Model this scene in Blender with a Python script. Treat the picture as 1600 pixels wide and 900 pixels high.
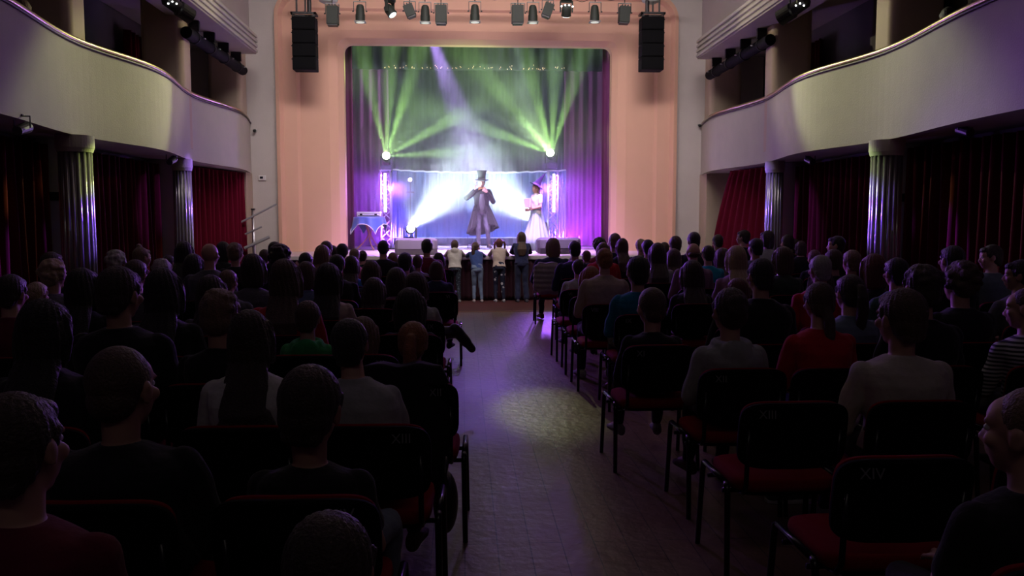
import bpy, bmesh, math, random
import numpy as np
from mathutils import Vector, Matrix
random.seed(7); rng = np.random.default_rng(7)
S = bpy.context.scene
C = S.collection
for o in list(bpy.data.objects): bpy.data.objects.remove(o)

# ------------------------------------------------------------------ camera
F = 1300.0
PIT = math.atan(107 / F); YAW = math.atan(76 * math.cos(PIT) / F)
cam = bpy.data.cameras.new('camera'); camo = bpy.data.objects.new('camera', cam); C.objects.link(camo)
cam.sensor_width = 36; cam.lens = F / 1600 * 36; cam.clip_start = .05; cam.clip_end = 100
camo.location = (0, 0, 1.6); camo.rotation_euler = (math.pi / 2 - PIT, 0, -YAW)
S.camera = camo
EYE = np.array([0, 0, 1.6])
def ray(u, v):
    a = (u - 800) / F; b = (450 - v) / F
    d = np.array([a, math.cos(PIT) + b * math.sin(PIT), -math.sin(PIT) + b * math.cos(PIT)])
    c, s = math.cos(YAW), math.sin(YAW)
    return np.array([d[0] * c + d[1] * s, -d[0] * s + d[1] * c, d[2]])
def at(u, v, Y):                      # a point of the place at hall depth Y, used to take measures from the photograph
    d = ray(u, v); return Vector(d * (Y / d[1]) + EYE)

# ------------------------------------------------------------------ view, world
S.view_settings.view_transform = 'Standard'; S.view_settings.look = 'None'
S.view_settings.gamma = 1; S.view_settings.use_curve_mapping = False
S.view_settings.exposure = 0.0
W = bpy.data.worlds.new('world'); S.world = W; W.use_nodes = True
W.node_tree.nodes['Background'].inputs[0].default_value = (.6, .5, .55, 1)
W.node_tree.nodes['Background'].inputs[1].default_value = 0.004
cy = S.cycles
cy.use_denoising = True
cy.max_bounces = 5; cy.diffuse_bounces = 3; cy.glossy_bounces = 2; cy.transmission_bounces = 2; cy.volume_bounces = 0
cy.sample_clamp_indirect = 4; cy.caustics_reflective = False; cy.caustics_refractive = False
cy.volume_step_rate = 1.0; cy.volume_max_steps = 128

CX = 0.37            # centre line of the hall
STG = 0.88           # stage floor height
PY = 19.0            # plane of the proscenium
def spot(name, loc, tgt, W_, col, ang, blend=.5, rad=.04):
    l = bpy.data.lights.new(name, 'SPOT'); l.energy = W_; l.color = col; l.spot_size = math.radians(ang)
    l.spot_blend = blend; l.shadow_soft_size = rad
    o = bpy.data.objects.new(name, l); C.objects.link(o); o.location = loc
    o.rotation_euler = (Vector(tgt) - Vector(loc)).to_track_quat('-Z', 'Y').to_euler(); return o
def area(name, loc, tgt, W_, col, sx, sy, spread=180):
    l = bpy.data.lights.new(name, 'AREA'); l.energy = W_; l.color = col; l.shape = 'RECTANGLE'; l.size = sx; l.size_y = sy
    l.spread = math.radians(spread)
    o = bpy.data.objects.new(name, l); C.objects.link(o); o.location = loc
    o.rotation_euler = (Vector(tgt) - Vector(loc)).to_track_quat('-Z', 'Y').to_euler(); return o
def point(name, loc, W_, col, rad=.1):
    l = bpy.data.lights.new(name, 'POINT'); l.energy = W_; l.color = col; l.shadow_soft_size = rad
    o = bpy.data.objects.new(name, l); C.objects.link(o); o.location = loc; return o
GREEN = (.5, 1, .25); PURP = (.32, .07, 1.0); WHITE = (.72, .88, 1.0); WARM = (1, .88, .88)
HEADL = at(603, 244, 20.3); HEADR = at(862, 240, 20.3)
FLL = at(640, 357, 19.4); FLR = at(850, 352, 20.6)
# fans of beams of the two moving heads on the towers
for (u, v, w_) in ((570, 100, 1.), (612, 70, 1.), (650, 95, 1.2), (700, 190, .8), (745, 236, .6)):
    spot('beam_light', HEADL, at(u, v, 20.2), 3600 * w_, GREEN, 13, .7, .03)
for (u, v, w_) in ((905, 100, 1), (868, 75, 1), (822, 90, 1.3), (785, 150, 1.2), (770, 205, 1.)):
    spot('beam_light', HEADR, at(u, v, 20.2), 3000 * w_, GREEN, 14, .7, .03)
spot('beam_light', HEADL, at(665, 170, 20.4), 250, GREEN, 62, .9, .03)
spot('beam_light', HEADR, at(815, 180, 20.4), 900, (.6, 1, .4), 56, .9, .03)
# white heads on the stage floor
spot('beam_light', FLL, at(705, 290, 20.2), 5000, WHITE, 58, .8, .05)
spot('beam_light', FLL, at(640, 270, 20.4), 2400, WHITE, 30, .8, .05)
spot('beam_light', FLR, at(770, 290, 21.2), 5000, WHITE, 58, .8, .05)
spot('beam_light', FLR, at(745, 262, 21.2), 2000, WHITE, 24, .8, .05)
# upper stage bar behind the valance: violet and green beams coming down
spot('beam_light', at(660, 20, 20.6), at(748, 262, 21.3), 7000, (.5, .28, 1), 19, .8)
spot('beam_light', at(800, 20, 20.6), at(842, 330, 20.6), 1200, WHITE, 14, .6)
for u, c_ in ((642, GREEN), (690, (.5, .4, 1)), (822, GREEN), (868, (.45, .5, 1)), (905, (.4, .9, .4))):
    spot('beam_light', at(u, 16, 20.2), at(u, 300, 21.2), 700, c_, 14, .8)
# violet wash of the side curtains and stage floor
area('wash_light', (CX - 2.2, 20.2, STG + .25), (CX - 2.9, 22.4, 1.5), 75, PURP, .5, .1, 85)
area('wash_light', (CX + 2.2, 20.2, STG + .25), (CX + 2.9, 22.4, 1.5), 110, (.4, .05, 1.0), .5, .1, 85)
area('wash_light', (CX, 18.2, 5.9), (CX, 18.6, STG), 450, (.66, .36, 1), 4, .2, 48)
area('wash_light', (CX, 23.2, STG + .1), (CX, 22.2, 3), 60, (.4, .35, 1), 4, .1)
# front of house: added unseen soft panel washing the arch warm, profile spots on the players
area('front_light', (CX, 12.2, 7.7), (CX, PY, 3.0), 190, WARM, 7.5, .8, 95)
spot('front_light', (CX + 2, 6, 6.8), at(838, 335, 20), 300, (1, .95, .9), 8, .3)
spot('front_light', (CX - 2, 6, 6.8), at(755, 330, 20), 180, (1, .95, .9), 8, .3)
# coloured heads of the front bar turned into the hall, with added fills among them
spot('hall_light', (CX - 1.2, 17.3, 6.1), (-5.0, 10.6, 2.6), 1150, (.75, .8, .36), 22, .5, .05)
spot('hall_light', (CX + 1.2, 17.3, 6.1), (5.7, 10.2, 2.9), 1450, (.75, .8, .42), 22, .5, .05)
spot('hall_light', (CX + 3.6, 17.3, 6.1), (-4.72, 10.6, 2.15), 8000, (.75, .95, .2), 3.6, .6, .03)
spot('hall_light', (CX + 3.0, 17.3, 6.1), (-4.66, 10.6, 1.5), 20000, (.2, .07, 1), 4.5, .7, .03)
spot('hall_light', (CX + 2.4, 17.3, 6.1), (-4.66, 14.5, 2.1), 5000, (.3, .12, 1), 8, .7, .03)
spot('hall_light', (CX + 2.0, 17.3, 6.1), (-4.66, 14.5, 1.1), 900, (1, .9, .6), 7, .7, .03)
spot('hall_light', (CX - 3.6, 17.3, 6.1), (5.40, 10.6, 2.2), 5000, (.6, .95, .25), 3.4, .6, .03)
spot('hall_light', (CX - 3.0, 17.3, 6.1), (5.34, 10.6, 1.7), 26000, (.2, .07, 1), 5, .7, .03)
spot('hall_light', (CX - 2.4, 17.3, 6.1), (5.40, 14.5, 1.8), 7000, (.25, .12, 1), 10, .7, .03)
spot('hall_light', (CX + 2.0, 17.3, 6.2), (-4.8, 12.6, 4.7), 700, (1, .86, .55), 34, .6, .05)  # added spot to brighten the cornice beam and upper piers
spot('hall_light', (CX - 2.0, 17.3, 6.2), (5.5, 12.6, 4.7), 700, (1, .86, .6), 34, .6, .05)  # same added brightening on the right side
spot('hall_light', (CX + 2.2, 17.3, 6.1), (-4.6, 14.2, 3.0), 70, (.3, .12, 1), 16, .8, .05)
spot('hall_light', (CX - 2.2, 17.3, 6.1), (5.2, 13.6, 3.0), 140, (.3, .12, 1), 16, .8, .05)
spot('hall_light', (CX, 17.0, 6.1), (.30, 9.3, 0), 560, (.32, .14, 1), 15, .9, .05)
spot('hall_light', (CX, 17.0, 6.1), (.74, 6.9, 0), 600, (.7, .75, .3), 6, .9, .05)
spot('hall_light', (CX, 17.0, 6.1), (.22, 7.2, 0), 300, (.25, .1, 1), 8, .9, .05)
spot('hall_light', (CX - 3.0, 17.3, 6.1), (3.6, 8.0, 1.1), 500, (.36, .1, 1), 44, .8, .05)  # added spot giving violet rims to heads right of the aisle
spot('hall_light', (CX + 2.6, 17.3, 6.1), (-2.6, 9.0, 1.1), 300, (.36, .1, 1), 40, .8, .05)  # added likewise for heads left of the aisle
area('tinsel_fill', (CX, 21.0, STG + .1), (CX, 21.6, 2.0), 35, (.15, .25, 1), 3.6, .08, 150)  # unseen blue fill added to tint the tinsel curtain
area('ambient_fill', (CX, 12, 7.9), (CX, 12, 0), 26, (1, .8, .72), 7, 12)  # no lamp there: added panel for the dim ambient light of the hall
area('rear_fill', (CX, -2.4, 6.5), (CX, 8, 1.5), 9, (1, .88, .8), 6, .6)  # unseen fill added to lift the backs of the audience

# ------------------------------------------------------------------ materials
MATS = {}
def mat(name, col, rough=.7, metal=0, emit=None, es=0, noise=0, nscale=20, bump=0, bscale=60, spec=.5, sheen=0):
    if name in MATS: return MATS[name]
    m = bpy.data.materials.new(name); m.use_nodes = True; nt = m.node_tree; b = nt.nodes['Principled BSDF']
    b.inputs['Base Color'].default_value = (*col, 1); b.inputs['Roughness'].default_value = rough
    b.inputs['Metallic'].default_value = metal; b.inputs['Specular IOR Level'].default_value = spec
    if sheen: b.inputs['Sheen Weight'].default_value = sheen
    if emit: b.inputs['Emission Color'].default_value = (*emit, 1); b.inputs['Emission Strength'].default_value = es
    tc = nt.nodes.new('ShaderNodeTexCoord')
    if noise:
        n = nt.nodes.new('ShaderNodeTexNoise'); n.inputs['Scale'].default_value = nscale; n.inputs['Detail'].default_value = 4
        nt.links.new(tc.outputs['Object'], n.inputs['Vector'])
        r = nt.nodes.new('ShaderNodeMix'); r.data_type = 'RGBA'
        r.inputs[6].default_value = (*[c * (1 - noise) for c in col], 1); r.inputs[7].default_value = (*[min(1, c * (1 + noise)) for c in col], 1)
        nt.links.new(n.outputs['Fac'], r.inputs[0]); nt.links.new(r.outputs[2], b.inputs['Base Color'])
    if bump:
        n = nt.nodes.new('ShaderNodeTexNoise'); n.inputs['Scale'].default_value = bscale; n.inputs['Detail'].default_value = 5
        nt.links.new(tc.outputs['Object'], n.inputs['Vector'])
        bp = nt.nodes.new('ShaderNodeBump'); bp.inputs['Strength'].default_value = bump; bp.inputs['Distance'].default_value = .02
        nt.links.new(n.outputs['Fac'], bp.inputs['Height']); nt.links.new(bp.outputs['Normal'], b.inputs['Normal'])
    MATS[name] = m; return m
def cloth(col, k='cloth'):
    return mat('%s_%02x%02x%02x' % (k, *[int(c * 255) for c in col]), col, .9, noise=.15, nscale=30, bump=.35, bscale=22, spec=.2, sheen=.12)
def hairm(col): return mat('hair_%02x%02x%02x' % tuple(int(c * 255) for c in col), col, .5, noise=.35, nscale=70, bump=.5, bscale=120, spec=.45, sheen=.12)
SKIN = mat('skin', (.5, .29, .22), .55, noise=.06, nscale=12)
SKIN2 = mat('skin_tan', (.42, .24, .17), .55, noise=.06, nscale=12)
M_plaster = mat('grey_plaster', (.6, .55, .52), .85, noise=.08, nscale=3, bump=.12, bscale=40)
M_arch = mat('peach_plaster', (.78, .46, .33), .8, noise=.05, nscale=2, bump=.05)
M_fascia = mat('balcony_plaster', (.47, .45, .38), .8, noise=.08, nscale=4, bump=.15, bscale=50)
M_pier = mat('pier_plaster', (.5, .45, .43), .85, noise=.06, nscale=5)
M_cream = mat('cream_plaster', (.5, .4, .3), .8, noise=.05)
M_brass = mat('brass', (.42, .33, .2), .3, 1)
M_blackm = mat('black_metal', (.015, .015, .016), .4, .3)
M_blackp = mat('black_plastic', (.004, .004, .005), .8, spec=.12, bump=.1, bscale=200)
M_chairm = mat('chair_metal', (.012, .012, .014), .22, .6)
M_redf = mat('red_fabric', (.22, .008, .012), .95, noise=.2, nscale=150, bump=.2, bscale=300, spec=.15)
M_alu = mat('aluminium', (.75, .75, .78), .35, 1)
M_grey = mat('grey_plastic', (.35, .34, .36), .6)
M_white = mat('white_plastic', (.75, .74, .72), .5)
M_green = mat('dark_lamp_body', (.022, .03, .022), .6, .1)
M_glassd = mat('dark_lens', (.02, .02, .03), .08, spec=.8)
M_col = mat('gloss_column', (.34, .33, .32), .22, .6, noise=.15, nscale=8)
M_seq = mat('eye_white', (.7, .7, .7), .2)
def lit(name, col, s): return mat(name, (.8, .8, .8), .5, emit=col, es=s)

# plank floor
def floor_mat():
    m = bpy.data.materials.new('worn_board_floor'); m.use_nodes = True; nt = m.node_tree; b = nt.nodes['Principled BSDF']
    tc = nt.nodes.new('ShaderNodeTexCoord'); mp = nt.nodes.new('ShaderNodeMapping'); mp.inputs['Rotation'].default_value = (0, 0, math.radians(90))
    nt.links.new(tc.outputs['Object'], mp.inputs[0])
    br = nt.nodes.new('ShaderNodeTexBrick'); br.inputs['Scale'].default_value = 1; br.inputs['Brick Width'].default_value = 1.6
    br.inputs['Row Height'].default_value = .16; br.inputs['Mortar Size'].default_value = .003; br.inputs['Bias'].default_value = -.2
    br.inputs['Color1'].default_value = (.23, .135, .1, 1); br.inputs['Color2'].default_value = (.17, .1, .075, 1); br.inputs['Mortar'].default_value = (.05, .03, .03, 1)
    nt.links.new(mp.outputs[0], br.inputs[0])
    n = nt.nodes.new('ShaderNodeTexNoise'); n.inputs['Scale'].default_value = 2.5; n.inputs['Detail'].default_value = 7; nt.links.new(tc.outputs['Object'], n.inputs['Vector'])
    mx = nt.nodes.new('ShaderNodeMix'); mx.data_type = 'RGBA'; mx.inputs[7].default_value = (.27, .19, .16, 1)
    cr = nt.nodes.new('ShaderNodeMapRange'); cr.inputs[1].default_value = .45; cr.inputs[2].default_value = .75; cr.inputs[4].default_value = .6
    nt.links.new(n.outputs['Fac'], cr.inputs[0]); nt.links.new(cr.outputs[0], mx.inputs[0]); nt.links.new(br.outputs[0], mx.inputs[6]); nt.links.new(mx.outputs[2], b.inputs['Base Color'])
    r2 = nt.nodes.new('ShaderNodeMapRange'); r2.inputs[3].default_value = .28; r2.inputs[4].default_value = .52
    nt.links.new(n.outputs['Fac'], r2.inputs[0]); nt.links.new(r2.outputs[0], b.inputs['Roughness'])
    n2 = nt.nodes.new('ShaderNodeTexNoise'); n2.inputs['Scale'].default_value = 14; n2.inputs['Detail'].default_value = 5; nt.links.new(tc.outputs['Object'], n2.inputs['Vector'])
    bp = nt.nodes.new('ShaderNodeBump'); bp.inputs['Strength'].default_value = .35; bp.inputs['Distance'].default_value = .02
    nt.links.new(n2.outputs['Fac'], bp.inputs['Height']); nt.links.new(bp.outputs[0], b.inputs['Normal'])
    return m
M_floor = floor_mat()
M_carpet = mat('dark_red_floor', (.1, .03, .03), .55, noise=.2, nscale=9)
M_stage = mat('stage_boards', (.5, .42, .42), .28, noise=.1, nscale=6, bump=.05)
M_skirt = mat('stage_skirt', (.07, .02, .035), .9)
def velvet(name, col, rough=.9): return mat(name, col, rough, noise=.12, nscale=6, spec=.1)
M_curt = velvet('dark_red_velvet', (.07, .003, .006))
M_leg = velvet('plum_velvet', (.2, .05, .16))
M_back = velvet('black_backcloth', (.03, .03, .034))

# ------------------------------------------------------------------ mesh helpers
class MB:
    def __init__(s): s.v = []; s.f = []
    def add(s, vs, fs):
        n = len(s.v); s.v += [tuple(map(float, v)) for v in vs]; s.f += [tuple(i + n for i in f) for f in fs]; return s
    def box(s, x0, x1, y0, y1, z0, z1, M=None):
        vs = [Vector(p) for p in ((x0, y0, z0), (x1, y0, z0), (x1, y1, z0), (x0, y1, z0), (x0, y0, z1), (x1, y0, z1), (x1, y1, z1), (x0, y1, z1))]
        if M: vs = [M @ v for v in vs]
        return s.add(vs, ((0, 3, 2, 1), (4, 5, 6, 7), (0, 1, 5, 4), (1, 2, 6, 5), (2, 3, 7, 6), (3, 0, 4, 7)))
    def loft(s, rings, cap=True):
        n = len(rings[0]); vs = [p for r in rings for p in r]; fs = []
        for i in range(len(rings) - 1):
            for j in range(n): fs.append((i * n + j, i * n + (j + 1) % n, (i + 1) * n + (j + 1) % n, (i + 1) * n + j))
        if cap: fs.append(tuple(range(n))[::-1]); fs.append(tuple((len(rings) - 1) * n + j for j in range(n)))
        return s.add(vs, fs)
    def ell(s, c, rx, ry, rz, n=14, m=9, R=None):
        rings = []
        for i in range(m + 1):
            t = -math.pi / 2 + math.pi * (i + .02) / (m + .04); rr = math.cos(t)
            ring = []
            for j in range(n):
                a = 2 * math.pi * j / n; p = Vector((rx * rr * math.cos(a), ry * rr * math.sin(a), rz * math.sin(t)))
                if R: p = R @ p
                ring.append(Vector(c) + p)
            rings.append(ring)
        return s.loft(rings)
    def cap(s, p0, r0, p1, r1, n=12, flat=False, m=4):
        p0, p1 = Vector(p0), Vector(p1); d = p1 - p0
        if d.length < 1e-6: d = Vector((0, 0, 1e-4))
        q = d.normalized().to_track_quat('Z', 'Y'); L = d.length; rings = []
        pr = []
        if flat: pr = [(0, r0), (L, r1)]
        else:
            pr = [(-r0 * math.cos(math.pi / 2 * i / m), max(r0 * math.sin(math.pi / 2 * i / m), r0 * .05)) for i in range(m + 1)]
            pr += [(L + r1 * math.sin(math.pi / 2 * i / m), max(r1 * math.cos(math.pi / 2 * i / m), r1 * .05)) for i in range(m + 1)]
        for z, r in pr: rings.append([p0 + q @ Vector((r * math.cos(2 * math.pi * j / n), r * math.sin(2 * math.pi * j / n), z)) for j in range(n)])
        return s.loft(rings)
    def chain(s, pts, rs, n=10):
        for i in range(len(pts) - 1): s.cap(pts[i], rs[i], pts[i + 1], rs[i + 1], n)
        return s
    def tube(s, pts, r, n=10, closed=False):
        pts = [Vector(p) for p in pts]; rings = []; up = Vector((0, 0, 1)); prev = None
        for i, p in enumerate(pts):
            if closed: t = pts[(i + 1) % len(pts)] - pts[i - 1]
            else: t = pts[min(i + 1, len(pts) - 1)] - pts[max(i - 1, 0)]
            t.normalize()
            if prev is None:
                a = up if abs(t.z) < .9 else Vector((1, 0, 0)); x = t.cross(a).normalized()
            else: x = (prev - t * prev.dot(t)).normalized()
            prev = x; y = t.cross(x)
            rr = r[i] if isinstance(r, (list, tuple)) else r
            rings.append([p + x * rr * math.cos(2 * math.pi * j / n) + y * rr * math.sin(2 * math.pi * j / n) for j in range(n)])
        if closed: rings.append(rings[0]); return s.loft(rings, False)
        return s.loft(rings)
    def mesh(s, name):
        me = bpy.data.meshes.new(name); me.from_pydata(s.v, [], s.f); me.update(); return me
    def build(s, name, m, parent=None, smooth=False, bevel=0, seg=2):
        me = s.mesh(name)
        bm = bmesh.new(); bm.from_mesh(me); bmesh.ops.recalc_face_normals(bm, faces=bm.faces); bm.to_mesh(me); bm.free()
        return link(name, me, m, parent, smooth, bevel, seg)
def link(name, me, m, parent=None, smooth=False, bevel=0, seg=2):
    o = bpy.data.objects.new(name, me); C.objects.link(o)
    if m: me.materials.append(m)
    if smooth:
        for p in me.polygons: p.use_smooth = True
    if bevel:
        b = o.modifiers.new('bevel', 'BEVEL'); b.width = bevel; b.segments = seg; b.limit_method = 'ANGLE'
        for p in me.polygons: p.use_smooth = True
        w = o.modifiers.new('wn', 'WEIGHTED_NORMAL')
    if parent: o.parent = parent
    return o
def empty(name, loc, rz=0):
    o = bpy.data.objects.new(name, None); C.objects.link(o); o.location = loc; o.rotation_euler = (0, 0, rz); o.empty_display_size = .1; return o
def tag(o, label, cat, group=None):
    o['label'] = label; o['category'] = cat
    if group: o['group'] = group
    return o
def st(o, label=None):
    o['kind'] = 'structure'
    if label: o['label'] = label
    return o
def copy_tree(o, parent=None):
    c = o.copy(); C.objects.link(c)
    if parent: c.parent = parent
    for ch in list(o.children): copy_tree(ch, c)
    return c
tmp = bpy.data.scenes.new('work')
def blob(mb, vox, smooth=2, disp=None):
    """one continuous surface out of overlapping closed shapes"""
    me = mb.mesh('t'); o = bpy.data.objects.new('t', me); tmp.collection.objects.link(o)
    r = o.modifiers.new('r', 'REMESH'); r.mode = 'VOXEL'; r.voxel_size = vox; r.use_smooth_shade = True
    if smooth:
        s = o.modifiers.new('s', 'SMOOTH'); s.iterations = smooth; s.factor = .5
    vl = tmp.view_layers[0]; vl.update(); dg = vl.depsgraph
    out = bpy.data.meshes.new_from_object(o.evaluated_get(dg), depsgraph=dg)
    bpy.data.objects.remove(o); bpy.data.meshes.remove(me)
    if disp:
        n = len(out.vertices); co = np.empty(n * 3, 'f'); out.vertices.foreach_get('co', co); co = co.reshape(-1, 3)
        no = np.empty(n * 3, 'f'); out.vertex_normals.foreach_get('vector', no); no = no.reshape(-1, 3)
        co = co + no * disp(co)[:, None]; out.vertices.foreach_set('co', co.astype('f').ravel()); out.update()
    out.polygons.foreach_set('use_smooth', [True] * len(out.polygons))
    return out

# ------------------------------------------------------------------ the hall
def samp(pts, n):
    """smooth curve through points"""
    out = []; P = [pts[0]] + list(pts) + [pts[-1]]
    for i in range(1, len(P) - 2):
        for k in range(n):
            t = k / n; a, b, c, d = [np.array(P[i + q], float) for q in (-1, 0, 1, 2)]
            out.append(.5 * ((2 * b) + (-a + c) * t + (2 * a - 5 * b + 4 * c - d) * t * t + (-a + 3 * b - 3 * c + d) * t ** 3))
    out.append(np.array(pts[-1], float)); return out
def wave_curtain(name, m, x0, y0, x1, y1, z0, z1, amp=.05, per=.16, parent=None, nz=8, top=None, thick=.012):
    L = math.hypot(x1 - x0, y1 - y0); n = max(12, int(L / per * 8)); dx, dy = (x1 - x0) / L, (y1 - y0) / L
    ph = random.random() * 6; fr = []; bk = []
    for j in range(nz + 1):
        t = j / nz; ra = []; rb = []
        for i in range(n + 1):
            s = i / n * L; a = amp * (1 + .35 * (1 - t)) * (math.sin(s / per * 6.283 + ph + .4 * math.sin(s * 3)) + .3 * math.sin(s / per * 2.1 + 3 * t))
            p = Vector((x0 + dx * s - dy * a, y0 + dy * s + dx * a, z0 + (z1 - z0) * t)); ra.append(p); rb.append(p + Vector((-dy * thick, dx * thick, 0)))
        fr.append(ra); bk.append(rb)
    mb = MB(); W_ = n + 1; vs = [p for r in fr for p in r] + [p for r in bk for p in r]; off = W_ * (nz + 1); fs = []
    for j in range(nz):
        for i in range(n):
            a = j * W_ + i; fs.append((a, a + 1, a + 1 + W_, a + W_)); fs.append((off + a, off + a + W_, off + a + 1 + W_, off + a + 1))
    for i in range(n): fs.append((i, off + i, off + i + 1, i + 1)); a = nz * W_ + i; fs.append((a, a + 1, off + a + 1, off + a))
    for j in range(nz): a = j * W_; fs.append((a, a + W_, off + a + W_, off + a)); a += n; fs.append((a, off + a, off + a + W_, a + W_))
    mb.add(vs, fs)
    return mb.build(name, m, parent, smooth=True)

st(MB().box(-9, 10, -3, 14.38, -.2, 0).build('floor', M_floor), 'worn brown board floor of the hall')
st(MB().box(-9, 10, 14.46, 16.5, -.2, 0).build('floor_front', M_carpet), 'dark red floor in front of the stage')
st(MB().box(-4.6, 5.3, 14.38, 14.46, -.2, .006).build('trim_1', mat('strip_wood', (.3, .16, .1), .4)), 'pale strip across the floor before the stage')
st(MB().box(-9, 10, -3.2, 24.8, 8, 8.2).build('ceiling', M_plaster))
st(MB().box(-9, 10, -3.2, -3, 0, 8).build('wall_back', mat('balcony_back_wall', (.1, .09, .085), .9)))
for s_, nm in ((-1, 'left'), (1, 'right')):
    X = lambda o_: CX + s_ * o_
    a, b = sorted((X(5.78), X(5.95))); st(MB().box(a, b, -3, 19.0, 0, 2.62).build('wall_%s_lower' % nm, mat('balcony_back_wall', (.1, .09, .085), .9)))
    a, b = sorted((X(8.0), X(8.2))); st(MB().box(a, b, -3, 19.2, 2.8, 8).build('wall_%s' % nm, M_pier))
    a, b = sorted((X(5.05), X(5.3))); st(MB().box(a, b, -3, 19.0, 5.42, 8).build('wall_%s_upper' % nm, M_pier))
    # ribbed cornice beam
    mb = MB()
    a, b = sorted((X(4.62), X(5.3))); mb.box(a, b, -3, 17.8, 5.0, 5.42)
    for k in range(4):
        a, b = sorted((X(4.585), X(4.63))); mb.box(a, b, -3, 17.79, 5.03 + k * .1, 5.085 + k * .1)
    st(mb.build('beam_%s' % nm, M_fascia, bevel=.01), 'ribbed cornice beam over the balcony')
    # balcony: floor, parapet, rail
    cur = samp([(-3, 4.85), (1.8, 4.83), (4.0, 5.05), (6.2, 4.83), (8.4, 4.83), (10.6, 5.06), (12.6, 4.79), (15.0, 5.06), (17.2, 4.84), (19.0, 5.08)], 14)
    mb = MB(); rings = []
    for (Y, o_) in cur:
        x, x2 = X(o_), X(o_ + .12)
        rings.append([(x, Y, 2.62), (x2, Y, 2.62), (x2, Y, 3.74), (x, Y, 3.74)])
    mb.loft(rings); p = mb.build('balcony_parapet_%s' % nm, M_fascia, smooth=False)
    st(p, 'plastered wavy balcony front')
    mb = MB(); rings = []
    for (Y, o_) in cur:
        x, x2 = X(o_ + .12), X(8.0); rings.append([(x, Y, 2.63), (x2, Y, 2.63), (x2, Y, 2.82), (x, Y, 2.82)])
    st(mb.loft(rings).build('balcony_floor_%s' % nm, M_pier))
    mb = MB(); mb.tube([(X(o_ + .03), Y, 3.79) for (Y, o_) in cur], .035, 10)
    rl = mb.build('balcony_rail', M_brass, smooth=True)
    mb2 = MB(); mb2.tube([(X(o_ - .01), Y, 3.735) for (Y, o_) in cur], .018, 6); mb2.build('ledge_strip', mat('dark_wood', (.04, .025, .02), .5), rl, smooth=True)
    tag(rl, 'brass rail capping the wavy %s balcony front' % nm, 'handrail')
    # piers below and curtains between them
    for k, (y0, y1) in enumerate(((3.0, 3.35), (6.9, 7.25), (11.0, 11.35), (14.8, 15.15), (18.45, 19.0))):
        a, b = sorted((X(5.32 if k < 4 else 5.06), X(5.8))); st(MB().box(a, b, y0, y1, 0, 2.63).build('pier_%s_%d' % (nm, k + 1), M_cream if k == 4 else M_pier, bevel=.01))
    for k, (y0, y1) in enumerate(((3.5, 6.8), (7.35, 10.9), (11.45, 14.7))):
        w = wave_curtain('curtain', M_curt, X(5.62), y0, X(5.62), y1, .02, 2.55, .05, .2)
        tag(w, 'dark red velvet curtain under the %s balcony, %s' % (nm, ('nearest bay of the hall', 'bay before the first fluted column', 'bay between the two fluted columns')[k]), 'curtain', 'curtains under the balconies')
    # fluted columns
    for k, (Y, r) in enumerate(((6.7, .22), (10.6, .2), (14.5, .155))):
        root = empty('fluted_column', (X(5.12), Y, 0))
        n = 16 * 8; prof = []
        for j in range(n):
            an = 2 * math.pi * j / n; fl = abs(math.sin(an * 8)); prof.append((math.cos(an), math.sin(an), .82 + .18 * fl ** .6))
        rings = [[(r * q[0] * q[2] * t, r * q[1] * q[2] * t, z) for q in prof] for z, t in ((.12, 1), (1.2, 1), (2.42, .97))]
        MB().loft(rings).build('shaft', M_col, root, smooth=True)
        MB().cap((0, 0, 0), r * 1.2, (0, 0, .12), r * 1.12, 40, True).build('base', M_pier, root)
        mb = MB().cap((0, 0, 2.42), r * 1.0, (0, 0, 2.47), r * 1.08, 40, True); mb.cap((0, 0, 2.47), r * 1.1, (0, 0, 2.62), r * 1.1, 40, True)
        mb.build('capital', M_fascia, root)
        tag(root, 'fluted glossy column under the %s balcony, %s' % (nm, ('nearest of the three', 'wide one in the middle', 'slim one nearer the stage')[k]), 'column', 'fluted columns')
    # upper piers and curtains on the balcony
    for k, (y0, o0, o1) in enumerate(((2.4, 5.12, 5.75), (6.4, 5.12, 5.75), (10.6, 5.12, 5.85), (14.5, 5.05, 5.75), (18.5, 5.12, 5.85))):
        rr = .12; mb = MB(); cor = []
        a, b = X(o0), X(o1)
        for (cx_, cy_, a0) in ((o0 + rr, y0 + rr, 180), (o1 - rr, y0 + rr, 270), (o1 - rr, y0 + .5 - rr, 0), (o0 + rr, y0 + .5 - rr, 90)):
            for q in range(6):
                an = math.radians(a0 + q * 18); cor.append((X(cx_ + rr * math.cos(an)), cy_ + rr * math.sin(an)))
        mb.loft([[(x, y, z) for x, y in cor] for z in (2.82, 5.42)])
        st(mb.build('upper_pier_%s_%d' % (nm, k + 1), M_cream, smooth=False, bevel=.004))
    for k, (y0, y1) in enumerate(((7.4, 10.4), (11.4, 14.2), (15.4, 18.3))):
        w = wave_curtain('curtain', M_curt, X(6.3), y0, X(6.3), y0 + (y1 - y0) * .55, 2.84, 4.95, .05, .2)
        tag(w, 'dark red curtain at the back of the %s balcony, %s opening' % (nm, ('nearest', 'middle', 'farthest')[k]), 'curtain', 'curtains on the balconies')
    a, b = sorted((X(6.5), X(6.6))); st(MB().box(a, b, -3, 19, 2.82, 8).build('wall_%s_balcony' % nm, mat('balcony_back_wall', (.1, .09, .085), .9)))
    a, b = sorted((X(5.3), X(6.5))); st(MB().box(a, b, -3, 19, 5.3, 5.42).build('balcony_ceiling_%s' % nm, M_pier))

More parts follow.
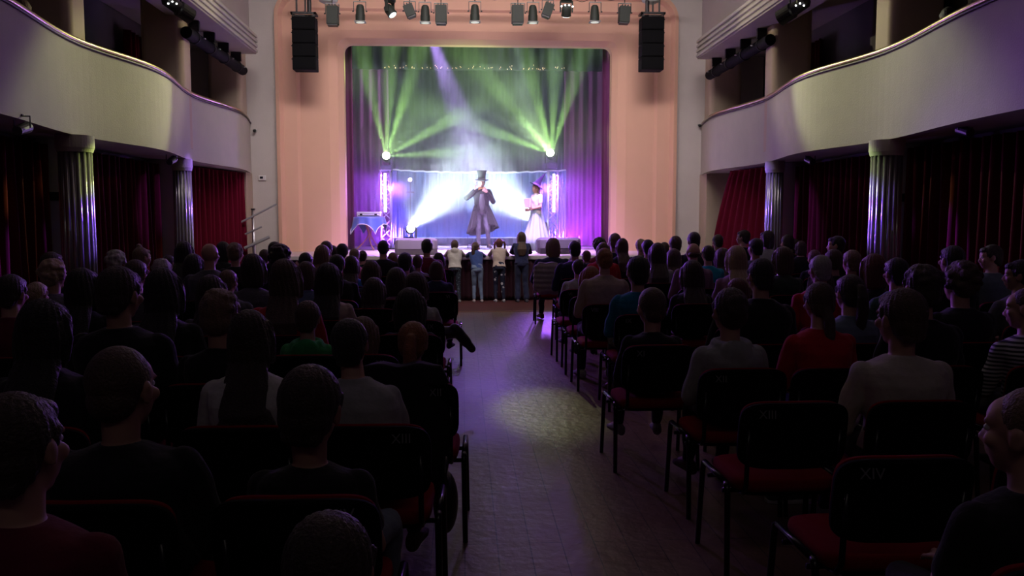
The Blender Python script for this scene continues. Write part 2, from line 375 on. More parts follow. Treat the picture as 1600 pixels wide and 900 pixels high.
# proscenium wall with rounded opening, then the stepped frame
def rrect(hw, z0, z1, r, n=10, cx=CX):
    pts = [(cx - hw, z0)]
    for q in range(n + 1): a = math.pi - math.pi / 2 * q / n; pts.append((cx - hw + r + r * math.cos(a), z1 - r + r * math.sin(a)))
    for q in range(n + 1): a = math.pi / 2 - math.pi / 2 * q / n; pts.append((cx + hw - r + r * math.cos(a), z1 - r + r * math.sin(a)))
    pts.append((cx + hw, z0)); return pts
def band(inner, outer, y0, y1, name, m):
    """ring between two outlines of equal count, front face at depth y0/y1 (outer, inner), solid to the wall behind"""
    n = len(inner); vs = []; fs = []
    for (x, z) in outer: vs.append((x, y0, z))
    for (x, z) in inner: vs.append((x, y1, z))
    yb = max(y0, y1) + .25
    for (x, z) in outer: vs.append((x, yb, z))
    for (x, z) in inner: vs.append((x, yb, z))
    for i in range(n - 1):
        fs += [(i, i + 1, n + i + 1, n + i), (2 * n + i, 3 * n + i, 3 * n + i + 1, 2 * n + i + 1), (i, 2 * n + i, 2 * n + i + 1, i + 1), (n + i, n + i + 1, 3 * n + i + 1, 3 * n + i)]
    fs += [(0, n, 3 * n, 2 * n), (n - 1, 3 * n - 1, 4 * n - 1, 2 * n - 1)]
    return MB().add(vs, fs).build(name, m)
wallo = [(CX - 8.4, 0)] + [(CX - 8.4, 8.2)] * 11 + [(CX + 8.4, 8.2)] * 11 + [(CX + 8.4, 0)]
st(band(rrect(4.48, 0, 6.62, .55), wallo, PY, PY, 'wall_front', M_plaster))
steps = [(4.48, 6.62, .55, PY - .14), (4.40, 6.54, .5, PY - .16), (4.33, 6.47, .46, PY - .05), (4.05, 6.25, .40, PY - .02), (3.98, 6.2, .38, PY + .04), (3.35, 5.8, .26, PY + .07), (3.16, 5.64, .22, PY + .14), (3.05, 5.55, .18, PY + .3)]
for i in range(len(steps) - 1):
    a, b = steps[i], steps[i + 1]
    o = band(rrect(b[0], STG if i > 3 else 0, b[1], b[2]), rrect(a[0], STG if i > 3 else 0, a[1], a[2]), a[3], b[3], 'proscenium_frame_%d' % (i + 1), M_arch); st(o)
# stage
st(MB().box(CX - 4.47, CX + 4.47, 16.5, 24.6, STG - .1, STG).build('stage_floor', M_stage))
tag(MB().box(CX - 4.5, CX + 4.5, 16.42, 16.498, STG - .07, STG + .004).build('stage_edge', mat('edge_board', (.55, .5, .5), .4), bevel=.008), 'pale nosing board along the front edge of the stage', 'board')
tag(wave_curtain('stage_skirt', M_skirt, CX - 4.5, 16.46, CX + 4.5, 16.46, 0, STG - .08, .02, .12), 'dark pleated skirt hanging down the stage front', 'curtain')
st(MB().box(CX - 4.47, CX + 4.47, 16.6, 18.7, 0, STG - .1).build('stage_body', M_skirt))
st(MB().box(CX - 5.6, CX - 5.4, 19.3, 24.6, 0, 8).build('wall_stage_left', M_back)); st(MB().box(CX + 5.4, CX + 5.6, 19.3, 24.6, 0, 8).build('wall_stage_right', M_back))
st(MB().box(CX - 5.6, CX + 5.6, 24.6, 24.8, 0, 8).build('wall_stage_back', M_back))
tag(wave_curtain('backdrop_curtain', M_back, CX - 4.8, 23.9, CX + 4.8, 23.9, STG + .01, 7.2, .06, .22), 'tall dark pleated backcloth across the rear of the stage', 'curtain')
for s_, nm in ((-1, 'left'), (1, 'right')):
    w = wave_curtain('side_curtain', M_leg, CX + s_ * 2.35, 22.6, CX + s_ * 4.6, 22.2, STG + .01, 7.0, .07, .24)
    tag(w, 'violet lit side curtain hanging %s of the light towers' % nm, 'curtain', 'stage side curtains')
    w = wave_curtain('leg_curtain', M_leg, CX + s_ * 2.95, 20.0, CX + s_ * 3.9, 19.9, STG + .01, 6.6, .05, .2)
    tag(w, 'narrow pleated curtain just behind the %s edge of the arch' % nm, 'curtain', 'curtains behind the arch')
va = wave_curtain('valance', M_back, CX - 4.4, 21.2, CX + 4.4, 21.2, 5.32, 7.1, .03, .25)
tag(va, 'dark valance hanging across the top of the stage', 'curtain')
# string of tiny sparks along the valance hem
root = tag(empty('fairy_lights', (CX, 21.1, 5.33)), 'thin string of tiny orange sparkle lights along the valance hem', 'string lights')
MB().tube([(-2.4 + 4.8 * i / 40, 0, .02 * math.sin(i * 1.7)) for i in range(41)], .004, 5).build('cord', M_blackm, root)
bm_ = MB().box(-.004, .004, -.01, 0, -.008, .008).mesh('bulb')
bm_.materials.append(lit('spark', (1, .5, .25), 3))
for i in range(64):
    b_ = bpy.data.objects.new('bulb', bm_); C.objects.link(b_); b_.parent = root
    b_.location = (-2.3 + 4.5 * random.random(), 0, abs(random.gauss(0, .045)))

# ------------------------------------------------------------------ light towers, tinsel curtain, lamps on the stage
def truss_tower(name, x, Y, label, face):
    root = tag(empty(name, (x, Y, STG)), label, 'light tower', 'light towers')
    h = 1.9; w = .115
    for sx in (-1, 1):
        for sy in (-1, 1): MB().cap((sx * w, sy * w, .02), .019, (sx * w, sy * w, h), .019, 10, True).build('upright', M_alu, root, smooth=True)
    mb = MB(); k = 0; z = .06
    while z < h - .2:
        for sy in (-1, 1):
            mb.cap((-w, sy * w, z), .008, (w, sy * w, z + .22), .008, 6, True); mb.cap((w, sy * w, z), .008, (-w, sy * w, z + .22), .008, 6, True)
        for sx in (-1, 1): mb.cap((sx * w, -w, z), .008, (sx * w, w, z + .22), .008, 6, True)
        z += .22
    mb.build('lattice', M_alu, root)
    MB().box(-.2, .2, -.2, .2, 0, .025).build('base_plate', M_blackm, root, bevel=.004)
    MB().box(-.15, .15, -.15, .15, h, h + .02).build('top_plate', M_alu, root, bevel=.003)
    bar = MB().box(-.035, .035, -w - .075, -w - .03, .88, 1.84).build('light_bar', M_blackm, root, bevel=.004)
    MB().box(-.028, .028, -w - .082, -w - .0755, .9, 1.82).build('diffuser', lit('violet_led', (.85, .62, 1), 14), bar)
    spot('led_light', (x, Y - w - .12, STG + 1.5), (CX - face * 4.2, 7, .5), 2400, (.36, .1, 1), 27, .6, .1)
    l = area('led_light', (x, Y - w - .1, STG + 1.36), (x, Y - 3, STG + 1.36), 45, (.36, .1, 1), .08, .9, 110)
    l = area('led_light', (x + face * .03, Y - w - .05, STG + 1.36), (x + face * 3, Y + 1.2, STG + .9), 110, (.38, .05, 1), .06, .9, 85)
tL = at(603, 300, 20.5).x; tR = at(864, 300, 20.5).x
truss_tower('light_tower', tL, 20.5, 'lattice tower with violet light bar, on the side of the draped table', -1)
truss_tower('light_tower', tR, 20.5, 'lattice tower with violet light bar, beside the witch', 1)
def moving_head(name, loc, tgt, label, col, es, hang=False, group=None, sc=1.0):
    """base, yoke and tilting head, lens towards tgt"""
    root = tag(empty(name, loc), label, 'moving head light', group); d = (Vector(tgt) - Vector(loc)).normalized()
    q = d.to_track_quat('Z', 'Y').to_matrix(); yaw = Matrix.Rotation(math.atan2(d.y, d.x), 3, 'Z'); s = -1 if hang else 1
    T = lambda v: Vector(v) * sc
    mb = MB(); mb.box(-.13, .13, -.13, .13, *sorted((-.21 * s, -(.30 if hang else .345) * s))); m_ = mb.build('base', M_green, root, bevel=.015)
    y_ = Matrix.Rotation(math.pi / 2, 3, 'Z') @ yaw
    mb = MB()
    for k in (-1, 1): mb.box(*sorted((k * .125, k * .155)), -.04, .04, -.19, .04, Matrix.Scale(s, 4, (0, 0, 1)) @ yaw.to_4x4() @ Matrix.Rotation(math.pi / 2, 4, 'Z'))
    mb.box(-.155, .155, -.045, .045, -.21, -.18, Matrix.Scale(s, 4, (0, 0, 1)) @ yaw.to_4x4() @ Matrix.Rotation(math.pi / 2, 4, 'Z'))
    mb.build('yoke', M_green, root, bevel=.006)
    mb = MB()
    prof = [(-.14, .06), (-.12, .09), (-.02, .115), (.08, .11), (.12, .118), (.135, .1)]
    rings = [[q @ Vector((r * math.cos(a * math.pi / 12), r * math.sin(a * math.pi / 12), z)) for a in range(24)] for z, r in prof]
    hd = mb.loft(rings).build('head', M_green, root, smooth=True)
    rings = [[q @ Vector((r * math.cos(a * math.pi / 12), r * math.sin(a * math.pi / 12), z)) for a in range(24)] for z, r in ((.13, .092), (.145, .088), (.152, .05), (.154, .005))]
    MB().loft(rings).build('lens', lit('lens_%g_%g' % (col[0], es), col, es), hd, smooth=True)
    if sc != 1: root.scale = (sc,) * 3
    return root
camv = Vector((0, 0, 1.6))
moving_head('moving_head_light', HEADL + Vector((0, .2, -.02)), HEADL + (Vector((.0, -.75, .25))), 'bright green moving head lamp topping the tower beside the draped table', (.8, 1, .6), 40, group='lamps topping the towers')
moving_head('moving_head_light', HEADR + Vector((0, .2, -.02)), HEADR + (Vector((-.2, -.75, .3))), 'bright green moving head lamp topping the tower beside the witch', (.8, 1, .6), 40, group='lamps topping the towers')
moving_head('moving_head_light', FLL + Vector((0, .18, -.02)), FLL + Vector((.15, -.7, .1)), 'blazing white moving head on the stage floor behind the pale wedge monitor', (.85, .93, 1), 60)
moving_head('moving_head_light', FLR + Vector((0, .18, -.02)), FLR + Vector((-.5, -.5, .2)), 'white moving head on the stage floor behind the witch', (.85, .93, 1), 30)
# boxes the two floor heads stand on
for p_, l_ in ((FLL, 'low black case under the white floor lamp behind the wedge monitor'), (FLR, 'low black case under the white lamp behind the witch')):
    z1 = p_.z - .32
    o = MB().box(p_.x - .25, p_.x + .25, p_.y - .05, p_.y + .4, STG + .003, z1).build('flight_case', M_blackm, bevel=.01); tag(o, l_, 'case')
# small spot on a stand
p_ = at(641, 281, 21.0)
root = tag(empty('spot_stand', (p_.x, p_.y, STG)), 'small lamp on a thin stand in front of the tinsel curtain', 'lamp')
MB().cap((0, 0, .02), .012, (0, 0, p_.z - STG), .012, 8, True).build('pole', M_blackm, root)
mb = MB()
for k in range(3): a = k * 2.094; mb.cap((0, 0, .35), .009, (.28 * math.cos(a), .28 * math.sin(a), .01), .009, 6)
mb.build('tripod', M_blackm, root)
z_ = p_.z - STG
MB().cap((0, .05, z_), .05, (0, -.05, z_), .06, 16, True).build('lamp_head', M_blackm, root, smooth=False)
MB().cap((0, -.051, z_), .045, (0, -.056, z_), .04, 16, True).build('lens', lit('pink_lens', (1, .6, .85), 20), root)
MB().box(-.1, .1, -.02, .02, z_ - .33, z_ - .29).build('crossbar', M_blackm, root)
# small floor lamp near the magician
p_ = at(737, 354, 21.3)
root = tag(empty('floor_lamp', (p_.x, p_.y, STG)), 'small pinkish lamp on the stage floor behind the magician legs', 'lamp')
zc = p_.z - STG
MB().cap((0, .06, zc - .04), .05, (0, -.03, zc), .07, 16, True).build('lamp_head', M_blackm, root)
MB().cap((0, -.032, zc), .06, (0, -.04, zc + .002), .05, 16, True).build('lens', lit('pink_lens', (1, .6, .85), 20), root)
mb = MB(); mb.tube([(-.1, .03, .012), (-.1, .01, zc), (-.1, .01, zc)], .008, 6); mb.tube([(.1, .03, .012), (.1, .01, zc)], .008, 6); mb.box(-.12, .12, -.06, .1, 0, .012)
mb.build('bracket', M_blackm, root)
# tinsel curtain between the towers
TY = 21.6; x0 = at(613, 300, TY).x; x1 = at(884, 300, TY).x
root = tag(empty('tinsel_curtain', ((x0 + x1) / 2, TY, STG)), 'blue shimmering tinsel curtain with a white top edge between the towers', 'curtain')
hw = (x1 - x0) / 2
def sag(x): return 1.99 - .07 * (1 - (x / hw) ** 2)
M_tins = mat('blue_tinsel', (.18, .34, .9), .25, .7, noise=.3, nscale=40)
n = 120; strands = []
for i in range(n):
    mb = MB(); x = -hw + 2 * hw * (i + .5) / n; w = hw / n * 1.06; dy = random.uniform(-.02, .02); an = random.uniform(-.5, .5)
    ph = random.random() * 6; rings = []
    for k in range(9):
        z = .26 + (sag(x) - .26) * k / 8; a2 = an + .3 * math.sin(ph + k); cx_ = x + .004 * math.sin(ph + k * 1.3)
        c_, s_ = math.cos(a2) * w, math.sin(a2) * w
        rings.append([(cx_ - c_, dy - s_, z), (cx_, dy - .003, z), (cx_ + c_, dy + s_, z), (cx_, dy + .003, z)])
    strands.append(rings)
for i in range(0, n, 3):
    mb = MB()
    for r in strands[i:i + 3]: mb.loft(r)
    mb.build('tinsel_strip', M_tins, root)
mb = MB(); pts = [(-hw + 2 * hw * i / 40, -.02, sag(-hw + 2 * hw * i / 40) + .01 * math.sin(i * 2.1)) for i in range(41)]
mb.tube(pts, .022, 8); mb.build('top_trim', mat('white_tinsel', (.85, .9, 1), .4, .2), root, smooth=True)
mb = MB(); mb.tube([(-hw, 0, .25), (hw, 0, .25)], .014, 8); mb.build('hem_bar', mat('white_tinsel', (.85, .9, 1), .4, .2), root)
for sx in (-1, 1): MB().cap((sx * hw, .03, 0), .014, (sx * hw, .03, 2.0), .014, 8, True).build('pole', M_alu, root)

# wedge monitors
def wedge(x, Y, w, label, mtop):
    root = tag(empty('wedge_monitor', (x, Y, STG)), label, 'stage monitor', 'wedge monitors')
    pr = [(-.26, .0), (-.28, .12), (-.17, .3), (-.06, .34), (.22, .3), (.26, .05), (.22, 0)]
    h = w / 2; rings = []
    for sx, k in ((-h, .82), (-h + .06, 1), (h - .06, 1), (h, .82)):
        rings.append([(sx, .0 + (a) * k, .17 + (b - .17) * k if k < 1 else b) for a, b in pr])
    MB().loft(rings).build('cabinet', mtop, root, bevel=.012)
    MB().box(-h + .09, h - .09, -.012, .0, -.11, .09, Matrix.Translation((0, -.228, .21)) @ Matrix.Rotation(-math.atan2(.11, .18), 4, 'X')).build('grille', mtop, root, bevel=.003)
    for sx in (-1, 1): MB().box(sx * h - .004, sx * h + .004, -.05, .09, .13, .19).build('handle', M_blackm, root)
m1 = mat('pale_monitor_paint', (.13, .12, .12), .6)
pl = at(651, 394, 17.3); pr_ = at(872, 392, 17.6)
wedge(pl.x, 17.3, .86, 'pale grey wedge monitor at the front of the stage below the white floor lamp', m1)
wedge(pr_.x, 17.6, .92, 'dark wedge monitor at the front of the stage beside the witch', mat('dark_monitor_paint', (.025, .02, .03), .6))

# draped table with a case
Yt = 19.9; tc = at(577, 339, Yt); zt = tc.z - STG
root = tag(empty('side_table', (tc.x, Yt, STG)), 'small curved-leg table under a blue cloth at the side of the stage', 'table')
MB().cap((0, 0, zt - .03), .36, (0, 0, zt - .012), .36, 36, True).build('table_top', mat('table_wood', (.35, .2, .14), .4), root)
for k in range(3):
    a = k * 2.094 + .5
    pts = []
    for q in range(13):
        t = q / 12; r = .3 * math.cos(t * math.pi) ** 2 * (1 if t < .5 else 1.05) + .02; r = .02 + .30 * abs(1 - 2 * t) ** 1.3 * (1 if t > .5 else .8)
        an = a + .9 * (t - .5); pts.append((r * math.cos(an), r * math.sin(an), .012 + (zt - .05) * (1 - t)))
    MB().tube(pts, .014, 8).build('leg', mat('copper_wood', (.65, .3, .2), .35), root, smooth=True)
rings = []; n = 72
for k in range(10):
    t = k / 9; ring = []
    for j in range(n):
        a = 2 * math.pi * j / n; sq = 1 / max(abs(math.cos(a + .35)), abs(math.sin(a + .35)))       # square cloth: corners hang lower
        drop = (.16 + .24 * ((sq - 1) / .414) ** 1.2) * t; r = .365 + .02 * t + .028 * t * math.sin(a * 9 + 1.3) + (.05 * t * (sq - 1) / .414)
        ring.append((r * math.cos(a), r * math.sin(a), zt - .006 - drop if k else zt + .002))
    rings.append(ring)
inner = [[(x * .96, y * .96, z - .002) for x, y, z in r] for r in rings[::-1]]
cl = MB().loft([[(x * .01, y * .01, z + .004) for x, y, z in rings[0]]] + rings + inner, cap=False).build('tablecloth', mat('blue_satin', (.1, .16, .55), .35, sheen=.3), None, smooth=True)
cl.location = (tc.x, Yt, STG)
tr = MB().tube([(x * 1.01, y * 1.01, z) for x, y, z in rings[-1]], .009, 6, closed=True).build('hem', mat('white_braid', (.8, .78, .85), .5), cl, smooth=True)
tag(cl, 'blue satin cloth with white hem draped in points over the side table', 'tablecloth')
kc = tag(empty('instrument_case', (tc.x, Yt - .03, tc.z + .006)), 'silver case with a dark stripe lying on the draped table', 'case')
MB().box(-.27, .27, -.15, .15, 0, .05).build('body', mat('silver_case', (.75, .75, .8), .35, .3), kc, bevel=.008)
MB().box(-.27, .27, -.15, .15, .056, .115).build('lid', mat('silver_case', (.75, .75, .8), .35, .3), kc, bevel=.008)
MB().box(-.24, .24, -.156, -.149, .022, .036).build('stripe', M_blackm, kc)
for sx in (-.17, .17): MB().box(sx - .03, sx + .03, -.16, -.15, .035, .075).build('latch', M_blackm, kc, bevel=.003)

# ------------------------------------------------------------------ hanging rig in front of the arch
RY = 17.9
bar_z = at(747, -12, RY).z
bx0, bx1 = at(445, 0, RY).x, at(1062, 0, RY).x
root = tag(empty('lighting_bar', ((bx0 + bx1) / 2, RY, bar_z)), 'black lighting bar hung across the front of the arch', 'lighting bar')
h_ = (bx1 - bx0) / 2
MB().tube([(-h_, 0, 0), (h_, 0, 0)], .028, 12).build('pipe', M_blackm, root, smooth=True)
for i in range(5):
    x = -h_ + .3 + (2 * h_ - .6) * i / 4; MB().cap((x, 0, 0), .008, (x, 0, 8 - bar_z - .002), .008, 6, True).build('hanger', M_blackm, root)
mb = MB()
for i in range(12):
    x = -h_ + .4 + (2 * h_ - .9) * i / 12; mb.tube([(x + .5 * t / 8, -.03, -.03 - .10 * math.sin(math.pi * t / 8) * (1 + .5 * math.sin(i * 2.2))) for t in range(9)], .006, 5)
mb.build('cable', M_blackm, root)
def clampyoke(root, top, w, yz, tilt=0):
    mb = MB(); mb.box(-.025, .025, -.03, .03, top - .06, top + .045); mb.cap((0, 0, yz - .0), .01, (0, 0, top), .01, 8, True); mb.build('clamp', M_blackm, root)
    MB().box(-w, w, -.02, .02, yz, yz + .012).build('yoke_top', mat('yoke_paint', (.35, .35, .33), .5), root)
    for sx in (-1, 1):
        MB().box(sx * w - .006, sx * w + .006, -.015, .015, yz - .2, yz).build('yoke_arm', M_blackm, root)
        MB().cap((sx * w, 0, yz - .19), .014, (sx * (w + .03), 0, yz - .19), .014, 8, True).build('knob', M_blackm, root)
def fresnel(u, v0, v1, desc):
    p = at(u, v0, RY); root = tag(empty('stage_spotlight', (p.x, RY, bar_z)), desc, 'spotlight', 'spotlights on the bar')
    zt_ = p.z - bar_z; zb = at(u, v1, RY).z - bar_z; clampyoke(root, 0, .125, zt_)
    H = zt_ - zb - .04; rings = []
    for t, r in ((0, .05), (.08, .075), (.3, .088), (.55, .092), (.6, .1), (.97, .1), (1, .096)):
        rings.append([(r * 1.0 * math.cos(a * .2618), .06 - .25 * (1 - t) * .0 + r * .9 * math.sin(a * .2618), zt_ - .04 - H * t) for a in range(24)])
    b = MB().loft(rings).build('housing', M_green, root, smooth=False, bevel=.003)
    mb = MB(); z = zt_ - .04 - H
    MB().box(-.115, .115, -.06, .17, z - .012, z).build('filter_frame', mat('yoke_paint', (.35, .35, .33), .5), root)
    MB().cap((0, .055, z - .0125), .085, (0, .055, z - .02), .08, 20, True).build('lens', lit('dim_lens', (.9, 1, .8), .6), b)
def boxlamp(u, v0, v1, w, tilt, desc, yoke=True):
    p = at(u, v0, RY); root = tag(empty('stage_spotlight', (p.x, RY, bar_z)), desc, 'spotlight', 'spotlights on the bar')
    zt_ = p.z - bar_z; zb = at(u, v1, RY).z - bar_z; H = zt_ - zb
    clampyoke(root, 0, w / 2 + .02, zt_ + .03)
    T = Matrix.Translation((0, .05, zt_ - H / 2)) @ Matrix.Rotation(math.radians(tilt), 4, 'Y')
    hh = H / 2 * (.88 if tilt else 1)
    mb = MB(); mb.box(-w / 2, w / 2, -.1, .1, -hh + .03, hh, T); b = mb.build('housing', M_green, root, bevel=.01)
    mb = MB(); mb.box(-w / 2 + .02, w / 2 - .02, -.085, .085, -hh, -hh + .03, T)
    for k in (-.06, 0, .06): mb.box(k - .012, k + .012, -.09, .09, hh, hh + .03, T)
    mb.build('vent', M_blackm, root)
boxlamp(519, 9, 40, .24, 0, 'upright boxy spotlight, outermost on the bar above the draped table side')
fresnel(562, 3, 33, 'round-backed spotlight, second on the bar from the draped table side')
boxlamp(640, 5, 29, .2, -22, 'boxy spotlight tilted towards the middle, next to the small moving head')
fresnel(664, 4, 34, 'round-backed spotlight between the tilted box lamp and the upright box lamp')
boxlamp(689, 8, 38, .24, 0, 'upright boxy spotlight left of the lone round-backed lamp at the bar centre')
fresnel(742, 3, 33, 'lone round-backed spotlight hanging near the middle of the bar')
boxlamp(809, 8, 38, .25, 0, 'greenish upright boxy spotlight right of the lone central lamp')
fresnel(833, 4, 34, 'round-backed spotlight between the greenish box lamp and the tilted box lamp')
boxlamp(856, 3, 29, .2, 20, 'boxy spotlight tilted outwards beside the lamp with bright white dots')
fresnel(930, 4, 33, 'round-backed spotlight, second on the bar from the witch side end')
boxlamp(976, 8, 39, .23, 3, 'upright boxy spotlight, outermost on the bar on the witch side')
p = at(609, 18, RY); moving_head('moving_head_light', (p.x, RY, p.z + .02), (p.x + .6, RY - .3, p.z - .9), 'small moving head with pale lens hanging on the bar, third from the draped table side', (.7, 1, .9), 1.5, hang=True, sc=.9)
p = at(885, 18, RY); rt = moving_head('moving_head_light', (p.x, RY, p.z + .02), (p.x, RY + .5, p.z - .9), 'moving head with bright white dots hanging on the bar above the witch', (1, 1, .95), 3, hang=True, sc=.9)
for sx in (-.13, -.045, .045, .13):
    MB().ell((sx, -.14, .06 + (.03 if abs(sx) < .1 else 0)), .018, .01, .014).build('led', lit('white_led', (1, 1, 1), 12), rt)
for u, l_ in ((513, 'white dome lamp above the line array on the draped table side'), (1017, 'white dome lamp above the line array on the witch side')):
    p = at(u, 6, 18.1); root = tag(empty('dome_lamp', (p.x, 18.1, p.z)), l_, 'ceiling lamp', 'dome lamps')
    MB().loft([[(r * math.cos(a * .2618), r * math.sin(a * .2618), z) for a in range(24)] for z, r in ((0, .04), (.012, .12), (.05, .19), (.09, .2), (.13, .16), (.15, .03))]).build('shade', M_white, root, smooth=True)
    MB().cap((0, 0, .15), .01, (0, 0, 8 - p.z - .002), .01, 8, True).build('stem', M_blackm, root)
# line arrays
def line_array(u, s, label):
    Y = 18.0; zt_ = at(u, 28, Y).z; zb = at(u, 111, Y).z; p = at(u, 60, Y)
    root = tag(empty('line_array_speaker', (p.x, Y, zb)), label, 'loudspeaker', 'line arrays'); H = zt_ - zb; w = .24; n = 4
    for k in range(n):
        z0 = H * k / n + .004; z1 = H * (k + 1) / n - .004; a = math.radians((n - k) * 1.2)
        cb = MB().box(-w, w, -.16, .2, z0, z1).build('cabinet', M_blackp, root, bevel=.012)
        MB().box(-w + .02, w - .02, -.168, -.1605, z0 + .02, z1 - .02).build('grille', M_blackp, cb, bevel=.002)
        for sx in (-1, 1): MB().cap((sx * (w + .001), -.05, (z0 + z1) / 2 + .1), .012, (sx * (w + .035), -.05, (z0 + z1) / 2 + .1), .012, 8, True).build('pin', M_blackm, cb)
    fr = MB(); fr.box(-w - .02, w + .02, -.16, -.12, H + .05, H + .09); fr.box(-w - .02, w + .02, .1, .14, H + .05, H + .09)
    for sx in (-1, 1): fr.box(sx * w - .02, sx * w + .02, -.16, .14, H + .05, H + .09); fr.box(sx * w * .9 - .012, sx * w * .9 + .012, -.15, -.13, H, H + .05)
    fr.build('flying_frame', M_blackm, root)
    up = 8 - zb - .002
    for sx, r in ((-.16 * s, .02), (.02, .018), (.1 * s, .045)): MB().cap((sx, 0, H + .09), r, (sx, 0, up), r, 8, True).build('hanging_pole', M_blackm, root)
line_array(476.5, 1, 'tall black line array hung beside the arch above the handrail corner')
line_array(1018, -1, 'tall black line array hung beside the arch on the witch side')

# lamps under the cornice beams and on the balconies
for s_, nm in ((-1, 'left'), (1, 'right')):
    X = lambda o_: CX + s_ * o_
    root = tag(empty('tube_batten', (X(4.98), 16.4, 4.72)), 'long black tube lamp hung on brackets under the %s cornice beam' % nm, 'lamp', 'tube battens')
    MB().cap((0, -1.9, 0), .1, (0, 1.7, 0), .1, 20, True).build('tube', M_blackp, root, bevel=.01)
    for y in (-1.5, -.6, .3, 1.2):
        b_ = MB().box(-.1, .1, y - .03, y + .03, .1, .277); b_.v = b_.v; b_.build('bracket', M_blackm, root)
        MB().tube([(.106 * math.cos(a * .3142), y, .106 * math.sin(a * .3142)) for a in range(20)], .012, 6, closed=True).build('clamp_ring', M_blackm, root)
        MB().cap((-s_ * .11, y + .2, .02), .014, (-s_ * .13, y + .2, .02), .014, 8).build('screw', M_alu, root)
    p = at(278, 12, 13.2) if s_ < 0 else at(1240, 15, 12.4)
    root = tag(empty('balcony_spotlight', p), 'black spotlight with bright dots hanging above the %s balcony rail' % nm, 'spotlight', 'balcony spotlights')
    d = Vector((-s_ * .55, .75, -.35)).normalized(); q = d.to_track_quat('Z', 'Y').to_matrix()
    MB().loft([[q @ Vector((r * math.cos(a * .3142), r * math.sin(a * .3142), z)) for a in range(20)] for z, r in ((-.26, .05), (-.22, .09), (0, .1), (.02, .12), (.24, .12), (.25, .1))]).build('housing', M_blackm, root, smooth=False)
    mb = MB(); mb.tube([(0, -.14, 0), (0, -.15, .3), (0, .15, .3), (0, .14, 0)], .012, 6); mb.box(-.02, .02, -.02, .02, .3, 5.42 - p.z if abs(p.x - CX) > 4.7 else .5); mb.build('yoke', M_blackm, root)
    for k in range(3): MB().ell((-.06 + .06 * k, -.235, .03 * (k % 2)), .012, .008, .012).build('led', lit('white_led', (1, 1, 1), 12), root)
    for (u, v, Y, l_) in (((35, 200, 8.9, 'near'), (268, 250, 13.6, 'far')) if s_ < 0 else ((1508, 203, 9.1, 'near'), (1266, 250, 13.3, 'far'))):
        p = at(u, v, Y); root = tag(empty('small_spotlight', p), 'small dark spotlight hanging under the %s balcony, the %s one' % (nm, l_), 'spotlight', 'small spotlights under the balconies')
        MB().cap((0, -.1, -.04), .05, (0, .1, .02), .06, 14, True).build('housing', M_blackm, root)
        mb = MB(); mb.tube([(-.08, 0, 0), (-.08, 0, .12), (.08, 0, .12), (.08, 0, 0)], .008, 6); mb.box(-.012, .012, -.012, .012, .12, max(.14, 2.617 - p.z)); mb.build('bracket', M_blackm, root)
    # dark plates on the piers
    x = X(5.57); p = tag(MB().box(x - .16, x + .16, 10.965, 10.998, 1.84, 1.95).build('name_plate', mat('dark_plate', (.02, .02, .02), .4), bevel=.004), 'small dark plate fixed to the pier beside the wide %s column' % nm, 'sign', 'pier plates')
    # little cameras on the front wall
    p = at(397.5, 203, 18.9) if s_ < 0 else at(1093.5, 195, 18.9)
    r_ = tag(empty('wall_camera', (p.x, 18.99, p.z)), 'tiny black camera on the front wall at the end of the %s balcony rail' % nm, 'camera', 'wall cameras')
    MB().box(-.03, .03, -.02, 0, -.03, .03).build('mount', M_white, r_); MB().cap((0, -.02, 0), .025, (0, -.1, -.02), .035, 14).build('housing', M_blackm, r_, smooth=True)
p = at(410, 278, 18.99); r_ = tag(empty('thermostat', (p.x, 18.998, p.z)), 'small white box on the front wall above the handrail', 'thermostat')
MB().box(-.08, .08, -.035, 0, -.055, .055).build('case', M_white, r_, bevel=.006); MB().box(-.05, .02, -.038, -.0355, -.02, .03).build('display', M_glassd, r_)
p = at(438, 369, 18.99); r_ = tag(empty('wall_socket', (p.x + .02, 18.998, p.z)), 'small pale socket on the front wall beside the arch', 'socket')
MB().box(-.045, .045, -.014, 0, -.045, .045).build('plate', M_white, r_, bevel=.004); MB().cap((0, -.0145, 0), .022, (0, -.0155, 0), .022, 16, True).build('inlet', M_grey, r_)
# handrail of the little stair at the front corner
Yh = 18.2; b_ = at(397, 390, Yh)
root = tag(empty('stair_handrail', (b_.x, Yh, 0)), 'metal post with sloping rails by the front wall corner', 'handrail')
def L(u, v): q = at(u, v, Yh); return (q.x - b_.x, 0, q.z)
MB().cap((0, 0, 0), .035, (0, 0, L(396, 328)[2]), .035, 14, True).build('post', M_alu, root, smooth=True)
MB().box(-.04, .04, -.04, .04, L(396, 328)[2], L(396, 328)[2] + .03).build('post_cap', M_blackm, root)
for a_, c_, r in (((372, 350), (433, 319), .022), ((384, 366), (410, 354), .02), ((383, 388), (422, 370), .035)):
    p0, p1 = L(*a_), L(*c_); MB().tube([(p0[0], -.05, p0[2]), (p1[0], -.05, p1[2])], r, 10).build('rail', M_grey, root)
